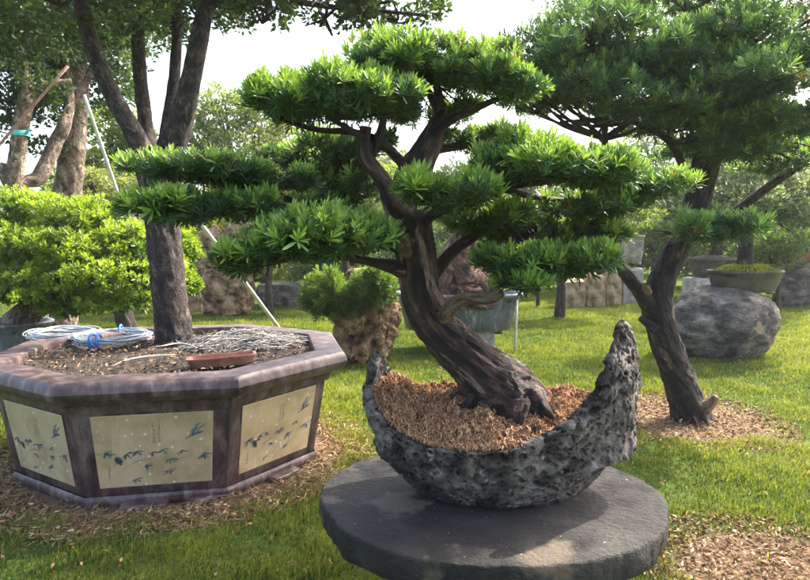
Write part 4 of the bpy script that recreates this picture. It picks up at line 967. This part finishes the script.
# clipped yellow-green shrub in its tub at left
def left_shrub():
    Y = 6.6; b_ = W(-12, 352, Y); b_[2] = .2; h = W(20, 321, Y)[2]-b_[2]; r = 45/FPX*Y
    t = thing('round_basin', 'dark grey basin at the left edge behind the planter', 'tub', (b_[0], b_[1], b_[2])); m = MB()
    lathe(m, b_, [(.7, 0), (.75, .02), (.92, h*.5), (1, h*.92), (1.04, h*.94), (1.04, h), (.96, h), (.94, h*.9)], r*1.35, r*.8, 60, 2.4); m.build('bowl', TUBBLUE, t)
    m = MB(); stone(m, b_+np.array([0, 0, h*.6]), (r*2.4, r*1.45, h*.42), n=12, boxy=.3); m.build('soil', SOIL, t)
    m = MB(); stone(m, (b_[0], b_[1], -.02), (1., .7, b_[2]+.02), n=8, boxy=.9, amp=.02); tag(m.build('pedestal', GREYBLOCK, org=(b_[0], b_[1], 0)), 'low stone block under the dark grey basin at the left edge', 'pedestal')
    base = W(20, 322, Y)
    t = thing('clipped_shrub', 'broad bright yellow-green cloud-clipped shrub behind the planter at the left', 'shrub', base); m = MB()
    limb(m, [(14, 328, Y, 30), (36, 305, Y, 24), (70, 280, Y, 20), (80, 255, Y, 14), (90, 235, Y, 8)], 20, n=30, amp=.2, freq=6, seed=90)
    limb(m, [(58, 295, Y, 16), (100, 285, Y, 12), (150, 278, Y+.1, 7)], 12, n=24, amp=.15, freq=6); limb(m, [(60, 290, Y, 16), (30, 262, Y, 10), (10, 240, Y, 7)], 12, n=24, amp=.15, freq=6)
    m.build('trunk', BARK_PALE, t); m = MB()
    bl = [blob(35, 215, 42, 26, Y+.3, .5), blob(85, 222, 40, 24, Y+.1, .5), blob(120, 245, 42, 24, Y, .5), blob(60, 250, 50, 22, Y-.3, .5), blob(10, 250, 42, 28, Y-.1, .5), blob(100, 275, 52, 24, Y-.3, .5), blob(40, 288, 52, 24, Y-.4, .5), blob(150, 268, 38, 26, Y+.1, .4), blob(0, 292, 30, 24, Y-.3, .4), blob(130, 298, 34, 16, Y-.2, .4), blob(85, 304, 40, 14, Y-.3, .4), blob(178, 250, 22, 26, Y+.6, .3), blob(182, 285, 16, 18, Y+.6, .3)]
    for k, (c, r) in enumerate(bl):
        r = np.array(r)*np.array([.9, .9, .92]); C, d = blob_pts(c, r, 620, -.5, .62, 90+k, .5); lum = fbm(C*5, 2, 7)
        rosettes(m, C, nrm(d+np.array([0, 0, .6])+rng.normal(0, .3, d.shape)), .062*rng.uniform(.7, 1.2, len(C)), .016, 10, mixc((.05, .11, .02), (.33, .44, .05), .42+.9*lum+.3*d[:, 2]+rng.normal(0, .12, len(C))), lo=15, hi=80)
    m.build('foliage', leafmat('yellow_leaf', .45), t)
left_shrub()
m = MB(); V = [W(110, 325, 6.0), W(132, 326, 5.9), W(127, 309, 6.05), W(118, 318, 6.2)]; V = np.array(V); m.add(np.vstack([V, V+[0, .02, 0]]), np.array([[0, 1, 2, 3], [7, 6, 5, 4], [0, 4, 5, 1], [1, 5, 6, 2], [2, 6, 7, 3], [3, 7, 4, 0]])+0)
# props
def pole(pts, r, lab, mat=POLE, name='prop_pole', mid=None):
    m = MB(); tube(m, pts, [r]*len(pts), 10, 12, amp=.02); tag(m.build(name, mat, org=pts[0]), lab, 'prop pole'); return
g = G(170, 346); pole([g, W(84, 95, 7.6)], .020, 'long pale prop pole left of the planter tree, leaning up to the left')
g = G(291, 344); pole([g, W(168, 180, 6.9)], .026, 'pale prop pole right of the planter tree trunk, slanting down to the right')
g2 = W(-40, 190, 7.6); pole([g2+(g2-W(68, 66, 7.8))*.45, W(68, 66, 7.8)], .016, 'reddish prop pole leaning against the pale trunk at the left edge', RUST)
# sapling
m = MB(); g = G(538, 308); t = thing('sapling', 'small dark sapling on the lawn left of the tan stone blocks', 'sapling', g); tube(m, [g, W(538, 285, g[1])], [.05, .035], 8, 8, amp=.1); m.build('trunk', BARK_DARK, t)
m = MB(); cloud(m, [blob(538, 270, 20, 16, g[1], .4)], 50, 14, .09, (.04, .09, .03), (.12, .2, .06), .35, 5); m.build('crown', BROAD, t)

# ------------------------------------------------------------------ background trees
def pale_trees():
    Y = 8.6
    t = thing('pale_barked_tree', 'pale-barked forked tree wrapped with cyan tape at the left edge', 'tree', G(38, 350)); m = MB()
    limb(m, [(38, 352, 8.2, 26), (34, 300, 8.2, 22), (22, 230, 8.1, 20), (14, 190, 8, 17), (18, 150, 8, 15), (22, 120, 8, 15), (26, 95, 8, 14), (20, 50, 8, 11), (14, 0, 8, 9), (10, -60, 8, 7)], 20, n=90, amp=.12, freq=9, lobes=4, seed=100, lobefade=.05)
    limb(m, [(24, 112, 8, 12), (36, 92, 8.1, 10), (52, 84, 8.2, 8), (72, 82, 8.3, 6)], 12, n=30, amp=.12, freq=9)
    limb(m, [(16, 190, 8, 12), (26, 182, 8.1, 12), (38, 178, 8.2, 14), (48, 160, 8.3, 14), (58, 138, 8.4, 13), (64, 126, 8.4, 12), (70, 100, 8.6, 9), (64, 70, 8.7, 7)], 14, n=50, amp=.14, freq=9, seed=102)
    limb(m, [(12, 190, 8, 12), (4, 172, 8, 11), (6, 164, 8, 9)], 12, n=16, amp=.15, freq=9)
    m.build('trunk', BARK_PALE, t)
    m = MB(); c = W(20.5, 134, 8); tube(m, [c+[0, 0, -.03], c+[0, 0, 0], c+[0, 0, .035]], [.108, .112, .108], 18, 9, amp=.06, freq=20, cap=False); tube(m, [c+[.1, -.05, .0], c+[.16, -.06, .06]], [.02, .01], 6, 4); m.build('tape', TAPE, t)
    m = MB(); bl = [blob(10, 80, 50, 40, 8.2, .9), blob(40, 110, 34, 24, 8.6, .7), blob(-20, 40, 60, 40, 8, 1.), blob(50, 50, 50, 32, 8.8, .9), blob(0, 130, 26, 16, 8.4, .5), blob(48, 150, 14, 12, 8.8, .4)]
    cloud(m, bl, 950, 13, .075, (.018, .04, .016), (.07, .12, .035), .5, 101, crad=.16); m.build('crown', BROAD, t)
    t = thing('mottled_tree', 'thick upright mottled pale trunk with dark leafy crown, left of the planter tree', 'tree', G(62, 338)); m = MB()
    limb(m, [(60, 340, 9.4, 34), (62, 280, 9.3, 28), (66, 220, 9.2, 26), (70, 170, 9.1, 25), (75, 120, 9, 23), (78, 80, 9, 20), (80, 40, 9, 16), (84, -20, 9, 11)], 24, n=80, amp=.10, freq=8, lobes=4, seed=104, lobefade=.05)
    limb(m, [(78, 92, 9, 12), (88, 76, 9, 9), (98, 62, 9.1, 6)], 12, n=20, amp=.1, freq=8); limb(m, [(76, 86, 9, 10), (66, 68, 8.8, 8), (60, 40, 8.6, 6)], 12, n=20, amp=.1, freq=8)
    m.build('trunk', BARK_PALE, t)
    m = MB(); bl = [blob(95, 50, 44, 36, 9.3, 1.), blob(60, 30, 50, 30, 9.2, 1.), blob(110, 88, 26, 18, 9.6, .6), blob(120, 20, 40, 26, 9.4, .8), blob(40, 72, 24, 20, 9.5, .6), blob(100, 112, 14, 12, 9.6, .4)]
    cloud(m, bl, 800, 13, .08, (.02, .045, .016), (.09, .15, .04), .5, 105, crad=.16); m.build('crown', BROAD, t)
pale_trees()
def bgtree(name, label, px, Y, trunk_w, fork_py, pads, col, size, ncl, nlf=13, bark=BARK_DARK, wd=.4, seed=0, cat='tree', lean=0, crad=.18, grp=None):
    g = W(px, 300, Y); g[2] = 0; t = thing(name, label, cat, g, grp); m = MB()
    top = W(px+lean, fork_py, Y); r = trunk_w/2/FPX*Y
    tube(m, [g-[0, 0, .05], g*.7+top*.3+rng.normal(0, .04, 3), g*.3+top*.7+rng.normal(0, .04, 3), top], [r*1.3, r, r*.85, r*.6], 14, 24, amp=.15, freq=6, seed=seed)
    bl = [blob(*p) for p in pads]
    for c, rr in bl:
        s = g*.25+top*.75; tube(m, [s, (s+c)/2+rng.normal(0, .1, 3)-[0, 0, .1], c], [r*.5, r*.35, r*.12], 8, 12, amp=.12, freq=6)
        for _ in range(4):
            q = c+rng.normal(0, .4, 3)*np.array(rr); tube(m, [(s+c)/2, (c+q)/2, q], [r*.25, r*.15, r*.05], 5, 8)
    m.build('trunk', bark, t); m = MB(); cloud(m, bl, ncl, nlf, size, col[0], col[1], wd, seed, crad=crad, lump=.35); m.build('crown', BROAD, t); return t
YG = ((.09, .14, .02), (.3, .36, .06)); MG = ((.04, .08, .025), (.14, .21, .05)); DG = ((.025, .055, .022), (.08, .13, .04)); OL = ((.09, .12, .05), (.27, .30, .12))
bgtree('bushy_tree', 'olive-yellow bushy tree seen between the pale trunk and the planter stems', 118, 13, 9, 190, [(112, 132, 30, 26, 13), (98, 165, 26, 20, 13), (140, 150, 26, 24, 13.3), (120, 190, 34, 20, 13), (70, 190, 30, 16, 13.4)], YG, .11, 620, seed=110, lean=-8)
bgtree('twisted_tree', 'dark twisted tree with thick low horizontal limbs behind the left shrub', 128, 10.5, 15, 205, [(90, 180, 34, 12, 10.6, .6), (140, 188, 26, 10, 10.6, .5), (112, 200, 34, 9, 10.8, .5)], OL, .08, 240, bark=BARK_DARK, seed=111, lean=-26)
bgtree('tall_hazy_tree', 'loose pale green tree with open crown, right of the planter stems', 235, 14, 8, 170, [(225, 115, 34, 26, 14), (262, 120, 32, 26, 14.3), (205, 140, 22, 26, 14), (240, 150, 44, 24, 14), (285, 150, 30, 26, 14.5), (215, 175, 30, 20, 14.2)], ((.09, .14, .035), (.28, .33, .10)), .10, 900, seed=112, lean=10)
bgtree('yellow_green_tree', 'soft yellow-green tree showing between the main bonsai left boughs', 345, 13.5, 7, 200, [(330, 170, 36, 22, 13.5), (370, 190, 34, 20, 13.7), (300, 205, 40, 20, 13.4), (345, 215, 44, 18, 13.6), (400, 180, 24, 18, 13.8)], ((.10, .15, .04), (.30, .36, .10)), .10, 620, seed=122)
bgtree('yellow_shrub', 'yellow-green clipped bush beneath the main bonsai left branches', 270, 12.5, 7, 230, [(205, 225, 20, 18, 12.8), (252, 180, 30, 12, 12.5), (262, 212, 30, 14, 12.8), (296, 190, 26, 12, 12.7), (300, 222, 34, 14, 12.9)], YG, .09, 480, seed=113, cat='shrub')
bgtree('broad_shrub', 'mid green rounded shrub behind the driftwood basin', 350, 15, 8, 240, [(330, 215, 50, 22, 15), (390, 225, 44, 24, 15.2), (350, 180, 40, 18, 15.5), (360, 250, 46, 20, 15), (310, 255, 34, 18, 15)], MG, .12, 620, seed=114, cat='shrub')
bgtree('bluish_tree', 'pale bluish-green distant tree seen through the gap left of the right-hand trunk', 655, 19, 8, 190, [(655, 150, 34, 26, 19), (640, 190, 40, 26, 19), (690, 180, 40, 30, 19.3)], ((.09, .14, .10), (.22, .29, .2)), .12, 520, seed=115)
bgtree('spreading_bonsai', 'yellow-topped spreading tree between the main bonsai and the tan blocks', 560, 12.2, 9, 240, [(500, 210, 44, 12, 12.2), (560, 218, 48, 14, 12.3), (620, 214, 44, 14, 12.5), (590, 232, 44, 12, 12.2), (520, 238, 48, 12, 12.4), (640, 190, 26, 14, 12.6)], YG, .085, 760, seed=116, cat='tree')
bgtree('dark_bush', 'dark green bush low behind the stone blocks and square pots', 520, 16.5, 8, 270, [(490, 255, 50, 26, 16.5), (555, 255, 50, 24, 16.6), (450, 265, 40, 20, 16.4), (520, 278, 60, 14, 16.5)], DG, .13, 560, seed=117, cat='shrub')
bgtree('glossy_bush', 'bright green bush right of the white square pot', 660, 15.5, 8, 262, [(655, 255, 24, 26, 15.5), (650, 235, 30, 18, 15.7), (680, 262, 22, 22, 15.6), (690, 235, 30, 18, 15.8)], MG, .12, 420, seed=118, cat='shrub')
bgtree('round_bush', 'round green bush directly behind the oval pot on the boulder', 775, 11.5, 7, 260, [(770, 255, 26, 22, 11.5), (790, 240, 26, 20, 11.6), (750, 250, 20, 18, 11.8)], MG, .08, 380, seed=119, cat='shrub')
bgtree('light_green_tree', 'lime green leafy tree at the upper right behind the pale slanting branch', 780, 15, 8, 200, [(780, 140, 50, 18, 15), (810, 165, 40, 26, 15.2), (740, 145, 40, 16, 15.3), (720, 120, 40, 20, 15.5), (820, 200, 40, 20, 15)], ((.08, .14, .02), (.26, .36, .06)), .12, 620, seed=120)
# slanting branch at upper right, propping limb
t = thing('slanting_pole', 'brown slanting timber prop at the upper right, leaning against the dark tree', 'prop pole', W(744, 206, 6.2)); m = MB(); limb(m, [(700, 236, 6.4, 8), (744, 205, 6.2, 9), (775, 182, 6.0, 8.5), (812, 157, 5.8, 8), (850, 130, 5.6, 8)], 14, n=40, amp=.08, freq=10); m.build('bark', BARK_TUB, t)
# far hedge of trees closing the view
fars = [(-60, 24, 90, 60), (20, 24, 70, 46), (90, 25, 64, 40), (170, 24, 60, 42), (240, 26, 60, 100), (315, 25, 60, 110), (390, 26, 60, 115), (455, 25, 50, 100), (530, 26, 60, 125), (610, 25, 60, 120), (700, 24, 70, 80), (790, 25, 70, 90), (870, 24, 70, 90)]
names = ['leftmost far tree above the basin', 'far tree behind the left pale trunks', 'far tree behind the mottled trunk', 'far tree behind the planter tree trunk', 'far tree above the eroded limestone rock', 'far tree above the porous rock', 'far tree behind the main trunk', 'far tree above the blue-grey basin', 'far tree behind the small sapling', 'far tree above the grey square pot', 'far tree behind the right-hand dark trunk', 'far tree above the boulder', 'rightmost far tree beyond the frame edge']
for k, ((px, Y, w, top), nm) in enumerate(zip(fars, names)):
    py = 290-top
    cols = [MG, YG, DG, MG, YG, MG, OL, DG, MG, YG, DG, MG, DG][k]
    bgtree('far_tree', nm, px, Y, 8, 255, [(px, py, w*.5, 26, Y, 1.3), (px-w*.35, py+25, w*.45, 26, Y, 1.2), (px+w*.35, py+25, w*.45, 26, Y+.3, 1.2), (px, 270, w*.7, 22, Y-.3, 1.2)], cols, .19, 700, 12, seed=130+k, grp='far trees closing the garden')

for k, (px, py, Y, hw, hh, col, lab) in enumerate([
    (-20, 262, 18, 60, 30, DG, 'dark hedge bush at the left edge beyond the basin'), (95, 268, 18.5, 60, 26, MG, 'green hedge bush beyond the mottled trunk'),
    (190, 264, 18, 44, 26, DG, 'dark hedge bush beyond the planter tree trunk'), (262, 262, 19, 40, 26, YG, 'yellow-green hedge bush right of the eroded limestone rock'),
    (335, 262, 18, 46, 28, MG, 'green hedge bush beyond the porous rock'), (410, 255, 19, 44, 32, DG, 'dark hedge bush beyond the main trunk'),
    (470, 236, 18, 40, 34, MG, 'green tall bush beyond the reddish deadwood stump'), (590, 240, 19, 44, 36, DG, 'dark tall bush beyond the tan stone blocks'),
    (655, 225, 18, 40, 40, MG, 'green tall bush beyond the square pots'), (715, 232, 18.5, 44, 40, OL, 'olive tall bush beyond the dark forked tree'),
    (775, 225, 18, 44, 42, DG, 'dark tall bush beyond the boulder'), (835, 230, 18.5, 44, 42, MG, 'green tall bush at the right edge beyond the boulder'),
    (720, 172, 16.5, 44, 26, MG, 'leafy green treetop between the dark trunk and the slanting timber')]):
    bgtree('hedge_bush', lab, px, Y, 7, py+14, [(px, py, hw*.62, hh*.9, Y, 1.), (px-hw*.5, py+6, hw*.5, hh*.8, Y+.2, .9), (px+hw*.5, py+4, hw*.5, hh*.85, Y-.2, .9)], col, .13, 620, 12, seed=160+k, cat='bush', grp='bushes beyond the lawn')

# ------------------------------------------------------------------ light
SUN_AZ = 52; SUN_EL = 46
w = bpy.data.worlds.new('World'); scn.world = w; w.use_nodes = True; nt = w.node_tree
bg = nt.nodes['Background']; sk = nt.nodes.new('ShaderNodeTexSky'); sk.sky_type = 'NISHITA'; sk.sun_disc = False
sk.sun_elevation = R(SUN_EL); sk.sun_rotation = R(SUN_AZ); sk.dust_density = 6.; sk.air_density = 1.; sk.ozone_density = .5
nt.links.new(sk.outputs[0], bg.inputs[0]); bg.inputs[1].default_value = .15
sl = bpy.data.lights.new('sun', 'SUN'); sl.energy = 2.9; sl.angle = R(.6); sl.color = (1, .93, .80)
so = bpy.data.objects.new('sun', sl); COL.objects.link(so)
from mathutils import Vector
d = Vector((math.sin(R(SUN_AZ))*math.cos(R(SUN_EL)), math.cos(R(SUN_AZ))*math.cos(R(SUN_EL)), math.sin(R(SUN_EL))))
so.rotation_euler = d.to_track_quat('Z', 'Y').to_euler()
scn.view_settings.view_transform = 'Standard'; scn.view_settings.look = 'None'; scn.view_settings.exposure = 2.2; scn.view_settings.gamma = 1
scn.view_settings.use_curve_mapping = False

# ------------------------------------------------------------------ the moist garden air
if True:
    mb = MB(); box(mb, (0, 28, 6), (90, 84, 14.2)); o = mb.build('haze', None, None, smooth=False)
    m = bpy.data.materials.new('air'); m.use_nodes = True; nt = m.node_tree; nt.nodes.clear(); out = nt.nodes.new('ShaderNodeOutputMaterial')
    v = nt.nodes.new('ShaderNodeVolumePrincipled'); v.inputs['Color'].default_value = (.93, .96, 1, 1); v.inputs['Density'].default_value = .0010; v.inputs['Anisotropy'].default_value = .3
    nt.links.new(v.outputs[0], out.inputs['Volume']); o.data.materials.clear(); o.data.materials.append(m); tag(o, kind='stuff')
